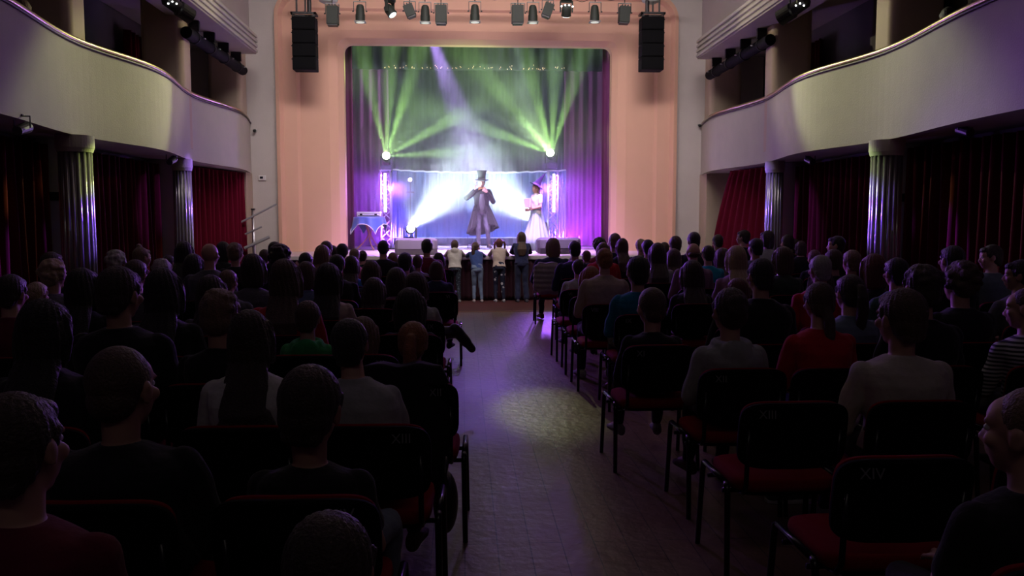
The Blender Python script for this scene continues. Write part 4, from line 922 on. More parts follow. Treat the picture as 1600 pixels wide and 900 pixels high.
# side, x, y of the crown, head width (pixels in the photograph), hair, hair colour, garment, garment colour, head turn, words for the garment
KB = (.012, .012, .014); NV = (.015, .02, .05); GY = (.09, .09, .10); LG = (.33, .34, .33); WH = (.55, .55, .52); RD = (.42, .012, .02); BE = (.42, .33, .28); BL = (.03, .12, .38); TE = (.01, .16, .26); PK = (.5, .16, .22); MV = (.22, .13, .19); DG = (.03, .045, .035); WN = (.13, .01, .03); YG = (.3, .36, .05)
gn = {KB: 'black', NV: 'navy', GY: 'dark grey', LG: 'light grey', WH: 'white', RD: 'red', BE: 'beige', BL: 'blue', TE: 'teal', PK: 'pink', MV: 'mauve', DG: 'dark green', WN: 'wine red', YG: 'yellow-green'}
PEOPLE = [
 # left of the aisle, near to far
 ('L', 515, 797, 148, 'short', DBR, 'jumper', NV, 5, {'fix': 15}), ('L', 28, 610, 128, 'short', DBR, 'tee', WN, 12, {'fix': 15}), ('L', 190, 535, 116, 'buzz', BR, 'coat', KB, 14, {'fix': 14, 'b': 1.25}),
 ('L', 485, 568, 108, 'short', DBR, 'tee', KB, 8, {'fix': 14, 'legc': (.16, .2, .24), 'kneeX': .2, 'row': 14}), ('L', 645, 501, 50, 'ponytail', GIN, 'coat', KB, 3, {'fix': 12, 'row': 12}), ('L', 547, 496, 60, 'short', BLK, 'shirt', LG, 4, {'fix': 13, 'side': -.10, 'row': 12}),
 ('L', 392, 483, 62, 'curls', DBR, 'jumper', WH, 6, {'fix': 13, 'row': 12}), ('L', 343, 451, 60, 'tousled', LBR, 'jumper', KB, 4, {'fix': 12, 'row': 11}), ('L', 70, 466, 70, 'long', BLK, 'coat', KB, 10, {'row': 12}), ('L', 187, 415, 63, 'short', DBR, 'coat', KB, 18, {'row': 11, 'b': 1.12}),
 ('L', 256, 418, 60, 'long', BLK, 'coat', KB, 5, {'row': 11}), ('L', 481, 469, 40, 'short', BR, 'hoodie', (.03, .3, .08), 4, {'fix': 11, 'row': 10, 'gname': 'green'}), ('L', 446, 404, 51, 'long', BR, 'jumper', RD, 4, {'row': 9, 'b': 1.15}), ('L', 567, 494, 44, 'bob', LBR, 'coat', MV, 4, {'fix': 11}),
 ('L', 640, 449, 45, 'bob', BLK, 'coat', KB, 4, {}), ('L', 18, 428, 42, 'short', DBR, 'jumper', WN, 10, {'row': 10}), ('L', 130, 418, 44, 'long', BLK, 'coat', KB, 16, {'row': 10}), ('L', 331, 429, 42, 'long', DBR, 'coat', GY, 8, {'row': 9}), ('L', 396, 396, 36, 'bob', DBR, 'coat', GY, 6, {'row': 8}),
 ('L', 513, 410, 38, 'long', BLK, 'jumper', BE, 4, {'row': 8}), ('L', 650, 424, 33, 'long', DBR, 'shirt', LG, 3, {'fix': 9, 'cross': 1}), ('L', 584, 433, 33, 'long', DBR, 'jumper', WH, 4, {'row': 7}), ('L', 620, 417, 30, 'bob', DBR, 'jumper', MV, 3, {'row': 6}),
 ('L', 303, 396, 30, 'long', BLK, 'jumper', GY, 8, {'row': 7}), ('L', 84, 405, 36, 'curly', BLO, 'coat', GY, 14, {'row': 8}), ('L', 58, 440, 30, 'updo', BLO, 'jumper', LG, 8, {'row': 9}), ('L', 213, 405, 33, 'short', BR, 'shirt', GY, 10, {'row': 8}), ('L', 254, 404, 28, 'tousled', GRY, 'coat', GY, 12, {'row': 7}),
 ('L', 438, 382, 32, 'curly', BLK, 'coat', KB, 4, {'row': 7}), ('L', 479, 408, 29, 'bob', BR, 'shirt', (.1, .14, .22), 12, {'row': 7, 'gname': 'slate blue'}), ('L', 549, 399, 22, 'long', DBR, 'jumper', BL, 3, {'row': 5}), ('L', 527, 397, 25, 'short', BLK, 'coat', KB, 4, {'row': 6}), ('L', 580, 406, 27, 'bob', BR, 'coat', NV, 3, {'row': 5}),
 ('L', 288, 376, 28, 'long', BLK, 'coat', KB, 5, {'row': 6}), ('L', 328, 378, 28, 'bald', BR, 'jumper', GY, 12, {'row': 6, 'b': 1.1}), ('L', 357, 421, 27, 'short', LBR, 'jumper', GY, 14, {'row': 7}), ('L', 82, 393, 30, 'short', DBR, 'coat', KB, 16, {'row': 7}), ('L', 183, 391, 27, 'curly', GRY, 'coat', KB, 14, {'row': 6}),
 ('L', 222, 386, 23, 'topbun', LBR, 'coat', WN, 40, {'row': 5}), ('L', 264, 398, 18, 'short', DBR, 'jumper', KB, 20, {'row': 4}), ('L', 504, 382, 25, 'long', LBR, 'coat', MV, 6, {'row': 5}), ('L', 478, 394, 22, 'short', BLK, 'coat', KB, 4, {'row': 5}), ('L', 349, 377, 21, 'bob', BLK, 'coat', KB, 5, {'row': 4}), ('L', 368, 379, 24, 'tousled', LBR, 'coat', KB, 12, {'row': 5}),
 ('L', 414, 389, 18, 'short', BR, 'jumper', GY, 5, {'row': 4}), ('L', 430, 377, 21, 'short', BLK, 'coat', KB, 4, {'row': 5}), ('L', 637, 409, 23, 'bob', BLK, 'coat', NV, 3, {'row': 4}), ('L', 599, 410, 18, 'short', BR, 'jumper', NV, 3, {'row': 4}), ('L', 682, 407, 19, 'bob', BR, 'coat', NV, 2, {'row': 4}), ('L', 633, 394, 24, 'short', BLK, 'coat', KB, 2, {'row': 3}),
 ('L', 510, 376, 20, 'short', BR, 'coat', NV, 3, {'row': 3}), ('L', 520, 383, 17, 'bob', DBR, 'coat', NV, 3, {'row': 4}), ('L', 535, 380, 19, 'short', BLK, 'jumper', KB, 3, {'row': 3}), ('L', 554, 388, 17, 'short', BLO, 'jumper', PK, 3, {'row': 3}), ('L', 567, 391, 14, 'short', DBR, 'jumper', NV, 3, {'row': 2}),
 ('L', 599, 374, 20, 'buzz', BLK, 'shirt', KB, 2, {'row': 2, 'b': 1.1}), ('L', 614, 394, 16, 'bob', LBR, 'jumper', MV, 2, {'row': 2}), ('L', 653, 398, 17, 'short', BR, 'coat', GY, 2, {'row': 3}), ('L', 667, 373, 19, 'short', BLK, 'coat', WN, 2, {'row': 2, 'b': 1.1}), ('L', 686, 394, 17, 'bob', BLK, 'coat', NV, 2, {'row': 2}),
 # right of the aisle, near to far
 ('R', 1606, 598, 170, 'buzz', LBR, 'tee', KB, -38, {'fix': 15, 'row': 15}), ('R', 1408, 449, 80, 'short', BR, 'jumper', (.46, .42, .36), -14, {'fix': 13, 'row': 13, 'b': 1.15, 'gname': 'cream'}), ('R', 1603, 447, 66, 'buzz', BR, 'shirt', None, -50, {'fix': 12, 'row': 12, 'gname': 'striped'}), ('R', 1140, 449, 56, 'updo', DBR, 'hoodie', (.3, .32, .30), -6, {'fix': 12, 'row': 12, 'gname': 'grey'}),
 ('R', 1018, 446, 52, 'buzz', BR, 'coat', KB, -10, {'fix': 11, 'row': 11}), ('R', 1280, 440, 48, 'lowtail', BR, 'jumper', RD, -4, {'row': 11}), ('R', 1440, 412, 74, 'tousled', DBR, 'coat', KB, -6, {'fix': 12}), ('R', 1500, 408, 60, 'curly', BR, 'coat', KB, -6, {'fix': 11}), ('R', 1592, 405, 50, 'short', BLK, 'shirt', GY, -60, {'fix': 10}),
 ('R', 1327, 428, 44, 'ponytail', DBR, 'shirt', (.14, .19, .24), -8, {'row': 10, 'gname': 'slate blue'}), ('R', 1188, 403, 42, 'short', BLK, 'coat', KB, -10, {'row': 10}), ('R', 1152, 434, 34, 'bob', RBR, 'coat', KB, -4, {'row': 9}), ('R', 996, 399, 41, 'short', BLK, 'coat', TE, -8, {'row': 9, 'b': 1.05}), ('R', 1364, 396, 40, 'bob', RBR, 'coat', KB, -8, {'row': 9}),
 ('R', 1400, 402, 36, 'short', BLK, 'jumper', (.05, .12, .1), -8, {'row': 8, 'gname': 'dark teal'}), ('R', 1081, 406, 35, 'long', DBR, 'coat', KB, -8, {'row': 8}), ('R', 922, 415, 32, 'bob', GIN, 'jumper', RD, -6, {'row': 7}), ('R', 1282, 420, 36, 'long', BR, 'jumper', WN, -6, {'row': 9}), ('R', 1150, 383, 31, 'long', BLO, 'jumper', MV, -6, {'row': 7}),
 ('R', 1222, 385, 30, 'bob', BR, 'coat', DG, -14, {'row': 7}), ('R', 1281, 398, 34, 'short', GRY, 'jumper', RD, -8, {'row': 7}), ('R', 1330, 390, 28, 'short', LBR, 'jumper', RD, -6, {'row': 7}), ('R', 1302, 389, 28, 'short', BR, 'coat', KB, -6, {'row': 6}), ('R', 1487, 383, 35, 'short', BLK, 'coat', KB, -8, {'row': 9}),
 ('R', 1548, 382, 30, 'short', DBR, 'jumper', (.09, .12, .14), -75, {'row': 8, 'gname': 'blue-grey'}), ('R', 1027, 379, 27, 'long', DBR, 'shirt', LG, -4, {'row': 6}), ('R', 944, 387, 28, 'updo', GIN, 'shirt', BE, -6, {'row': 6, 'b': 1.1}), ('R', 1052, 388, 23, 'long', BR, 'jumper', RD, -4, {'row': 6}), ('R', 1128, 387, 24, 'long', BR, 'jumper', KB, -6, {'row': 6}),
 ('R', 1180, 372, 23, 'short', BLK, 'coat', GY, -18, {'row': 5}), ('R', 1106, 383, 21, 'short', DBR, 'jumper', (.01, .3, .42), -6, {'row': 5, 'gname': 'bright teal'}), ('R', 1083, 378, 24, 'rim', BR, 'shirt', MV, -4, {'row': 5, 'b': 1.05}), ('R', 1084, 362, 21, 'short', BLK, 'coat', KB, -4, {'row': 4}), ('R', 903, 405, 18, 'short', DBR, 'jumper', LG, -4, {'row': 4}),
 ('R', 896, 400, 17, 'short', LBR, 'jumper', PK, -4, {'row': 3}), ('R', 1055, 368, 21, 'short', BR, 'coat', KB, -4, {'row': 4, 'b': 1.1}), ('R', 1012, 374, 20, 'short', BLK, 'coat', NV, -4, {'row': 4}), ('R', 1001, 373, 17, 'short', BLO, 'coat', NV, -4, {'row': 3}), ('R', 1038, 378, 16, 'short', BR, 'jumper', NV, -4, {'row': 3}),
 ('R', 972, 372, 18, 'long', BR, 'coat', KB, -4, {'row': 4}), ('R', 956, 376, 19, 'tousled', BLO, 'jumper', GY, -4, {'row': 3}), ('R', 942, 378, 18, 'bob', LBR, 'jumper', RD, -4, {'row': 4}), ('R', 960, 364, 20, 'short', LBR, 'coat', NV, -4, {'row': 2}), ('R', 936, 371, 20, 'curly', BLK, 'jumper', WN, -4, {'row': 3}),
 ('R', 916, 391, 15, 'short', RBR, 'jumper', WN, -4, {'row': 2}), ('R', 898, 376, 21, 'short', BLK, 'coat', NV, -3, {'row': 2, 'b': 1.2}), ('R', 863, 371, 21, 'bob', LBR, 'coat', NV, -25, {'row': 3, 'b': 1.3}), ('R', 1161, 359, 19, 'short', DBR, 'jumper', KB, -50, {'row': 3}), ('R', 1121, 366, 17, 'short', DBR, 'jumper', KB, -10, {'row': 3}),
 ('R', 1198, 360, 23, 'bob', DBR, 'jumper', LG, -50, {'row': 4}), ('R', 1230, 366, 20, 'short', DBR, 'coat', KB, -10, {'row': 4}), ('R', 1240, 373, 19, 'short', BR, 'jumper', YG, -8, {'row': 5}), ('R', 1251, 376, 16, 'bob', BR, 'jumper', KB, -8, {'row': 4}), ('R', 1306, 368, 23, 'short', BLK, 'coat', KB, -65, {'row': 5}), ('R', 1272, 390, 20, 'short', RBR, 'jumper', KB, -6, {'row': 5}),
]
def row_back(side, k): return (3.20 if side == 'L' else 3.46) + (13 - k) * .83
def stripes():
    m = bpy.data.materials.new('striped_knit'); m.use_nodes = True; nt = m.node_tree; b = nt.nodes['Principled BSDF']; b.inputs['Roughness'].default_value = .9
    tc = nt.nodes.new('ShaderNodeTexCoord'); w = nt.nodes.new('ShaderNodeTexWave'); w.bands_direction = 'Z'; w.inputs['Scale'].default_value = 14; w.inputs['Distortion'].default_value = .3
    r = nt.nodes.new('ShaderNodeValToRGB'); r.color_ramp.elements[0].color = (.03, .03, .04, 1); r.color_ramp.elements[1].color = (.5, .5, .5, 1); r.color_ramp.elements[0].position = .45; r.color_ramp.elements[1].position = .55
    nt.links.new(tc.outputs['Object'], w.inputs[0]); nt.links.new(w.outputs[0], r.inputs[0]); nt.links.new(r.outputs[0], b.inputs['Base Color']); return m
M_str = stripes()
# seats: every person takes the row the size of the head asks for; neighbours in a row keep an arm's width
seats = []
for (sd, u, v, w, hair, hc, top, tc_, turn, ex) in PEOPLE:
    k = ex.get('row')
    if k is None:
        k = 15
    seats.append([sd, k, u, v, w, hair, hc, top, tc_, turn, ex])
rows = {}
DBG = []
seats.sort(key=lambda q: (-bool(q[10].get('fix')), -q[4]))
for s_ in seats:
    best = None
    wexp = {'long': .205, 'curls': .205, 'bob': .2, 'curly': .2, 'tousled': .19, 'buzz': .165, 'bald': .16}.get(s_[5], .175)
    for k in range(1, 16):
        if s_[10].get('fix') and k != s_[10]['fix']: continue
        Yh = row_back(s_[0], k) + .2; p = at(s_[2], s_[3], Yh)
        gap = min([abs(p.x - o_[11]) for o_ in rows.get((s_[0], k), [])] + [9])
        cost = .35 * ((s_[4] * Yh / 1300 - wexp) / .03) ** 2 + .35 * ((p.z - 1.26) / .10) ** 2 + (max(0, .47 - gap) / .05) ** 2 * .8 + max(0, p.z - 1.45) * 30 + max(0, 1.04 - p.z) * 30 + (9 if s_[0] == 'L' and p.x > -.24 and k > 4 else 0) + (9 if s_[0] == 'R' and p.x < 1.3 and k > 4 else 0)
        if best is None or cost < best[0]: best = (cost, k, p, Yh)
    _, k, p, Yh = best; s_[1] = k; DBG.append((round(best[0], 1), s_[0], k, s_[2], s_[3], s_[4], round(p.x, 2), round(p.z, 2)))
    s_ += [p.x, Yh, p.z]; rows.setdefault((s_[0], k), []).append(s_)
KIDZ = 1.12
ordn = lambda i: ORD[min(i, 16)]
for (sd, k), lst in rows.items():
    lst.sort(key=lambda q: abs(q[11] - .6))
    for i, q in enumerate(lst):
        _, _, u, v, w, hair, hc, top, tc_, turn, ex, x, Yh, zt_ = q; k = q[1]
        near = k >= 9; vox = .0075 if k >= 10 else (.009 if k >= 7 else .012)
        hs = max(.82, min(1.15, w * Yh / 1300 / .175)); 
        zt2 = max(.98, min(1.46, zt_)); b = ex.get('b', 1.0) * (.92 + .1 * (hs - .9)); 
        if abs(q[9]) > 30: hs = min(hs, 1.02)
        R = rotz(-math.radians(turn)) @ Matrix.Rotation(math.radians(random.uniform(-4, 3)), 3, 'X') @ Matrix.Rotation(math.radians(random.uniform(-4, 4)), 3, 'Y')
        hair_h = {'bald': .012, 'buzz': .0, 'rim': .008}.get(hair, -.004)
        b *= 1 if zt2 > KIDZ else .88
        J, s, hands = sit_joints(zt2, b, hs, lean=random.uniform(0, .35), side=ex.get('side', 0), kneeX=ex.get('kneeX', random.uniform(.09, .14)))
        if ex.get('cross'): J['knR'] = V(.14, .34, .63); J['anR'] = V(.33, .30, .65); J['toeR'] = V(.45, .33, .50); J['boot'] = True
        rowtxt = '%s row from the stage' % ordn(int(round(k)) - 1); who = 'child' if zt2 < KIDZ else 'person'
        sidetxt = 'left' if sd == 'L' else 'right'
        if top is None: g_ = ''
        else: g_ = '%s %s' % (ex.get('gname') or gn.get(tc_, 'dark'), {'tee': 'T-shirt', 'coat': 'jacket'}.get(top, top))
        h_ = 'bald head' if hair == 'bald' else (hn[hair] % cn[hc])
        lab = '%s with %s in %s, %s row, %s %s of aisle' % (who, h_.replace('very dark', 'dark'), g_, ordn(int(round(k)) - 1), ordn(i), sidetxt)
        y0 = Yh - J['head'].y; x -= ex.get('side', 0)
        legc = ex.get('legc', random.choice([(.015, .018, .03), (.03, .04, .08), (.012, .012, .012), (.05, .05, .055)]))
        tcol = M_str if ex.get('gname') == 'striped' else tc_
        dress_person(J, s, b, hs, R, hands, vox, (x, y0, 0), 0, random.choice([SKIN, SKIN2, SKIN]), hair, hc, top, tcol, legc, random.choice([(.02, .02, .02), (.3, .3, .3), (.1, .05, .03)]), lab, eye=abs(turn) > 30 or k > 12)
        num = ROM[int(k) - 1] if i == 0 and ((sd == 'L' and x > -.8) or (sd == 'R' and x < 1.8)) else None
        place_chair(x, y0 - .0, random.uniform(-.03, .03), 'black chair with red seat, %s row from the stage, %s %s of aisle' % (ordn(int(round(k)) - 1), ordn(i), sidetxt), num, 1 if sd == 'L' else -1)
# empty chairs by the aisle
for (x, y, lab, num, sd) in (
    (1.42, row_back('R', 13) + .24, 'empty red-seated chair marked XIII, right of the aisle', 'XIII', -1),
    (1.46, row_back('R', 14) + .24, 'empty red-seated chair marked XIV, right of the aisle', 'XIV', -1),
    (2.02, row_back('R', 14) + .24, 'empty red-seated chair beside the one marked XIV, right of the aisle', None, -1),
    (1.95, row_back('R', 12) + .24, 'empty chair between the grey hoodie and the striped jumper in the twelfth row', None, -1),
    (-.30, row_back('L', 10) + .24, 'empty chair at the aisle end of the tenth row on the left', 'X', 1)):
    k_ = round(13 - (y - .24 - (3.20 if sd > 0 else 3.46)) / .83)
    if any(abs(q[11] - x) < .5 for q in rows.get(('L' if sd > 0 else 'R', k_), [])): continue
    place_chair(x, y, 0, lab, num, sd)

# ------------------------------------------------------------------ coats and odds and ends among the chairs
def draped(name, x, y, z0, z1, w, m, label, puff=0):
    mb = MB(); d = .075 + puff
    mb.loft([[(x + ww * math.cos(a), y + yy + dd * math.sin(a), z) for a in [j * math.pi / 12 for j in range(24)]] for z, ww, dd, yy in
        ((z0, w * .40, d * .6, -.02), (z0 + .06, w * .5, d * .9, -.02), (z0 + (z1 - z0) * .5, w * .52, d, -.01), (z1 - .08, w * .5, d, 0), (z1, w * .42, d * .7, 0))])
    mb.cap((x - w * .48, y, z1 - .08), .05, (x - w * .52, y - .03, z0 + .08), .04)
    def disp(co): return .008 * np.sin(co[:, 0] * 34 + 3 * co[:, 2]) + (.012 * np.abs(np.sin(co[:, 2] * 45)) if puff else .004 * np.sin(co[:, 2] * 30))
    o = link(name, blob(mb, .012, 2, disp), m); tag(o, label, name.replace('_', ' ')); return o
draped('coat', -.30, row_back('L', 12) - .02, .22, .90, .46, cloth(KB), 'black coat hung over the aisle chair beyond the one marked XIII, left side')
draped('padded_jacket', at(856, 420, row_back('R', 3)).x, row_back('R', 3) - .06, .55, .99, .34, cloth((.3, .28, .26)), 'grey padded jacket hung over an aisle chair near the stage, right side', .03)
by = row_back('L', 12) - .18
bg = MB().ell((-.09, by, .27), .06, .11, .15, 20, 12); bg.tube([(-.09, by + .07 * math.cos(a), .38 + .1 * math.sin(a)) for a in [i * math.pi / 10 for i in range(11)]], .012, 6)
tag(link('handbag', blob(bg, .01, 2), mat('black_leather', (.012, .012, .013), .4)), 'black bag hanging low beside an aisle chair on the left, below the coat', 'bag')
p = at(1236, 802, 4.52); me = shoe_mesh(V(0, 0, .09), V(-.2, 0, .09), 1.0, .012)
sk = link('sneaker', me, cloth((.05, .05, .055)), None, True); sk.location = (p.x + .05, 4.52, 0)
MB().loft([[(-(t) + .0, w * math.sin(a) * 1.06, z) if False else (-t * 1.0, w * c_ * 1.08, z) for t, w, c_ in ((-.078, .02, 1), (-.078, .02, -1), (0, .04, -1), (.12, .046, -1), (.2, .022, -1), (.2, .022, 1), (.12, .046, 1), (0, .04, 1))] for z in (0, .022)]).build('sole', mat('white_rubber', (.6, .58, .55), .6), sk, bevel=.004)
MB().cap((0, 0, .09), .036, (.02, 0, .16), .04, 14, True).build('cuff', cloth((.4, .4, .4)), sk)
tag(sk, 'dark sneaker with white sole on the floor beyond the chair marked XIII, right side', 'shoe')

# ------------------------------------------------------------------ children standing at the stage edge
def stand_joints(h, hs=1.0):
    s = h / 1.72; J = {}
    J['pelvis'] = V(0, 0, .93 * s); J['chest'] = V(0, 0, 1.2 * s); J['neck'] = V(0, -.01, 1.44 * s); J['head'] = V(0, .015, h - .125 * hs)
    for n_, q in (('L', -1), ('R', 1)):
        J['sh' + n_] = V(q * .165 * s, -.01, 1.385 * s); J['el' + n_] = V(q * .22 * s, .0, 1.12 * s); J['wr' + n_] = V(q * .22 * s, .08, .88 * s)
        J['hip' + n_] = V(q * .085 * s, 0, .88 * s); J['kn' + n_] = V(q * .09 * s, .015, .48 * s); J['an' + n_] = V(q * .095 * s, -.01, .085 * s); J['toe' + n_] = V(q * .11 * s, .13 * s, .03 * s)
    return J, s
def child(u, v, h, hair, hc, top, tcol, legc, shoec, label, wide=0, lean=.12, turn=0, hs=.9, dx=0, Y=16.08):
    p = at(u, 471, Y); J, s = stand_joints(h, hs)
    for k in ('neck', 'shL', 'shR', 'head'): J[k] = J[k] + V(dx, lean, -.01)
    J['chest'] = J['chest'] + V(dx * .5, lean * .6, 0)
    ez = STG + .045
    for n_, q in (('L', -1), ('R', 1)):
        J['wr' + n_] = V(q * .1 + dx, .42, ez); J['el' + n_] = J['sh' + n_].lerp(J['wr' + n_], .5) + V(q * .07, -.03, -.05)
    J['knL'] += V(0, .03, 0); J['anR'] += V(.02, -.02, 0)
    hands = {'L': (V(.6, 1, 0), V(0, 0, -1), .2), 'R': (V(-.6, 1, 0), V(0, 0, -1), .2)}
    R = rotz(-math.radians(turn)) @ Matrix.Rotation(.12, 3, 'X')
    return dress_person(J, s, 1.0, hs, R, hands, .0085, (p.x, Y, 0), 0, SKIN, hair, hc, top, tcol, legc, shoec, label, wide=wide)
def blot(name, base, spot_, sc, thr):
    m = bpy.data.materials.new(name); m.use_nodes = True; nt = m.node_tree; b = nt.nodes['Principled BSDF']; b.inputs['Roughness'].default_value = .9
    tc = nt.nodes.new('ShaderNodeTexCoord'); n = nt.nodes.new('ShaderNodeTexVoronoi'); n.inputs['Scale'].default_value = sc; nt.links.new(tc.outputs['Object'], n.inputs['Vector'])
    r = nt.nodes.new('ShaderNodeValToRGB'); r.color_ramp.interpolation = 'CONSTANT'; r.color_ramp.elements[0].color = (*spot_, 1); r.color_ramp.elements[1].color = (*base, 1); r.color_ramp.elements[1].position = thr
    nt.links.new(n.outputs['Distance'], r.inputs[0]); nt.links.new(r.outputs[0], b.inputs['Base Color']); return m
child(711, 375, 1.22, 'lowtail', BR, 'hoodie', (.62, .58, .52), blot('patterned_leggings', (.03, .04, .06), (.15, .2, .25), 28, .3), (.35, .33, .33), 'child in white hoodie standing at the stage edge, nearest the pale monitor', turn=8)
child(746, 377, 1.18, 'ponytail', BR, 'jumper', (.06, .1, .28), (.2, .27, .4), (.5, .42, .42), 'child in blue jumper and pale jeans leaning on the stage edge', lean=.16, turn=25, dx=-.03)
child(780, 371, 1.25, 'pigtails', RBR, 'shirt', (.62, .5, .42), blot('spotted_trousers', (.015, .02, .05), (.5, .5, .52), 11, .28), (.45, .45, .45), 'child in cream top and dark spotted trousers standing at the stage edge', turn=-12)
c4 = child(815, 361, 1.38, 'long', BR, 'shirt', (.03, .035, .09), (.03, .035, .08), (.1, .1, .12), 'tallest child at the stage edge, long brown hair, navy top and wide trousers', wide=.03, lean=.06, turn=4)

# ------------------------------------------------------------------ the players
Ym = 20.0; p = at(753, 387, Ym); H = 1.72; J, s = stand_joints(H)
J['elR'] = V(.37, .08, 1.22); J['wrR'] = V(.17, .26, 1.42); J['elL'] = V(-.27, .12, 1.14); J['wrL'] = V(-.12, .28, 1.36)
J['knR'] = V(.08, .04, .49); J['anR'] = V(.09, -.01, .085); J['toeR'] = V(.12, .13, .03)
J['knL'] = V(-.13, .12, .5); J['anL'] = V(-.17, -.10, .12); J['toeL'] = V(-.20, .03, .04)
R = Matrix.Rotation(.05, 3, 'X')
M_coat = cloth((.02, .026, .02)); M_vest = cloth((.14, .15, .16))
mag = dress_person(J, s, 1.02, 1.0, R, {'R': (V(-.15, .1, 1), V(-.6, 0, 0), .9, 1), 'L': (V(.7, -.1, .5), V(.3, -1, 0), .7, 1)}, .0065, (p.x, Ym, STG), math.pi, SKIN, 'short', DBR, 'coat', M_coat, (.12, .13, .16), (.02, .02, .02),
    'man in dark tailcoat and top hat raising one hand at centre stage', eye=True)
hd = J['head']
def lathe(prof, T, n=32): return MB().loft([[T @ Vector((r * math.cos(a * 2 * math.pi / n) * kx, r * math.sin(a * 2 * math.pi / n), z)) for a in range(n)] for z, r, kx in prof])
T = Matrix.Translation(hd + V(0, -.005, .055)) @ Matrix.Rotation(-.06, 4, 'X')
hat = lathe([(.02, .155, 1.05), (.0, .15, 1.05), (-.012, .10, .95), (0, .09, .95), (.012, .152, 1.05), (.022, .157, 1.05), (.018, .1, .95), (.03, .095, .95), (.12, .098, .95), (.22, .122, .98), (.235, .124, .98), (.238, .1, .98), (.238, .01, 1)], T).build('top_hat', cloth((.03, .035, .03)), mag, smooth=False, bevel=.002)
lathe([(.022, .099, .96), (.05, .1, .96), (.052, .097, .96)], T).build('hat_band', cloth((.12, .1, .1)), hat)
# vest front, coat skirt with open front and swinging tails
mb = MB(); mb.loft([[V(w * math.cos(a), .02 + d * math.sin(a), z) for a in [math.pi * (.5 + q / 10) for q in range(-4, 5)]] + [V(w * .8 * math.cos(a), .0 + d * .6 * math.sin(a), z) for a in [math.pi * (.5 - q / 10) for q in range(-4, 5)]] for z, w, d in ((.86, .10, .15), (1.0, .09, .155), (1.15, .1, .16), (1.32, .07, .14))])
mb.build('waistcoat', M_vest, mag, smooth=True)
def skirt(z0, z1, n=48, gap=.5, m=12):
    rings = []
    for j in range(m + 1):
        t = j / m; row = []
        for i in range(n + 1):
            a = math.pi / 2 + gap + (2 * math.pi - 2 * gap) * i / n; low = z1 - (z1 - z0) * t * (1.0 - .18 * math.cos(a - math.pi / 2) + .12 * math.cos(a))
            r = .185 + .16 * t + .03 * t * math.sin(a * 8 + 1) + .05 * t * max(0, -math.cos(a))
            row.append(V(r * 1.0 * math.cos(a), r * .8 * math.sin(a) - .03 * t, low))
        rings.append(row)
    W_ = n + 1; o = [p_ for r_ in rings for p_ in r_]; k = len(o); o += [V(p_.x * .94, p_.y * .94, p_.z) for p_ in o]; fs = []
    for j in range(m):
        for i in range(n): a = j * W_ + i; fs += [(a, a + 1, a + 1 + W_, a + W_), (k + a, k + a + W_, k + a + 1 + W_, k + a + 1)]
        a = j * W_; fs += [(a, a + W_, k + a + W_, k + a)]; a += n; fs += [(a, k + a, k + a + W_, a + W_)]
    for i in range(n): a = m * W_ + i; fs += [(a, a + 1, k + a + 1, k + a)]; fs += [(i, k + i, k + i + 1, i + 1)]
    return MB().add(o, fs)
skirt(.46, 1.06).build('coat_tails', M_coat, mag, smooth=True)
bt = MB()
for q in (-1, 1): bt.loft([[V(x * q, y, z) for x, y, z in ((.008, .11, 1.445), (.008, .135, 1.445), (.008, .135, 1.47), (.008, .11, 1.47))], [V(x * q, y, z) for x, y, z in ((.085, .10, 1.41), (.085, .13, 1.41), (.085, .13, 1.505), (.085, .10, 1.505))]])
bt.ell((0, .12, 1.457), .018, .02, .018); bt.build('bow_tie', cloth((.7, .42, .16)), mag, bevel=.006)
gb = MB().ell((p.x - .15, Ym - .30, STG + 1.60), .04, .04, .04, 20, 14).build('glass_ball', mat('clear_ball', (.8, .8, .85), .1, .3), smooth=True); tag(gb, 'small shiny ball held up in the raised hand of the top hat man', 'ball')
# the witch
Yw = 19.5; p = at(838, 390, Yw); J, s = stand_joints(1.56, .95)
for n_, q in (('L', -1), ('R', 1)): J['el' + n_] = J['sh' + n_] + V(q * .06, .03, -.24); J['wr' + n_] = V(q * -.02, .2, .97 + .03 * q)
M_dress = mat('pale_satin', (.3, .38, .45), .45, bump=.2, bscale=10)
wit = dress_person(J, s, .92, .95, Matrix.Rotation(-.05, 3, 'X'), {'L': (V(1, .3, 0), V(0, -1, 0), .3, 1), 'R': (V(-1, .3, 0), V(0, -1, 0), .3, 1)}, .0065, (p.x, Yw, STG), math.radians(118), SKIN, 'long', LBR, 'tee', (.72, .62, .66), None, (.3, .25, .25),
    'woman in pointed purple hat and long pale blue gown with folded arms on stage', eye=True)
mb = MB(); n = 96
out = [[V((r + f * math.sin(a * 14) + f * .5 * math.sin(a * 5 + 1)) * math.cos(a), (r * .95 + f * math.sin(a * 14)) * math.sin(a), z) for a in [2 * math.pi * i / n for i in range(n)]] for z, r, f in ((.012, .375, .022), (.3, .30, .018), (.6, .215, .012), (.8, .16, .006), (.92, .132, .002), (1.0, .125, 0), (1.02, .118, 0))]
mb.loft(out).build('gown_skirt', M_dress, wit, smooth=True)
MB().tube([V(.128 * math.cos(a), .12 * math.sin(a), .97) for a in [i * math.pi / 12 for i in range(24)]], .016, 8, closed=True).build('sash', cloth((.3, .3, .45)), wit, smooth=True)
wh = empty('w', (0, 0, 0)); Rz = Matrix.Rotation(-math.radians(118), 4, 'Z')
T = Matrix.Translation(J['head'] + V(0, -.01, .06)) @ Rz @ Matrix.Rotation(.5, 4, 'Y')
bpy.data.objects.remove(wh)
prof = [(.0, .17, 1), (.004, .172, 1), (.016, .10, 1), (.03, .092, 1), (.10, .072, 1), (.2, .045, 1), (.3, .02, 1), (.36, .006, 1), (.362, .001, 1)]
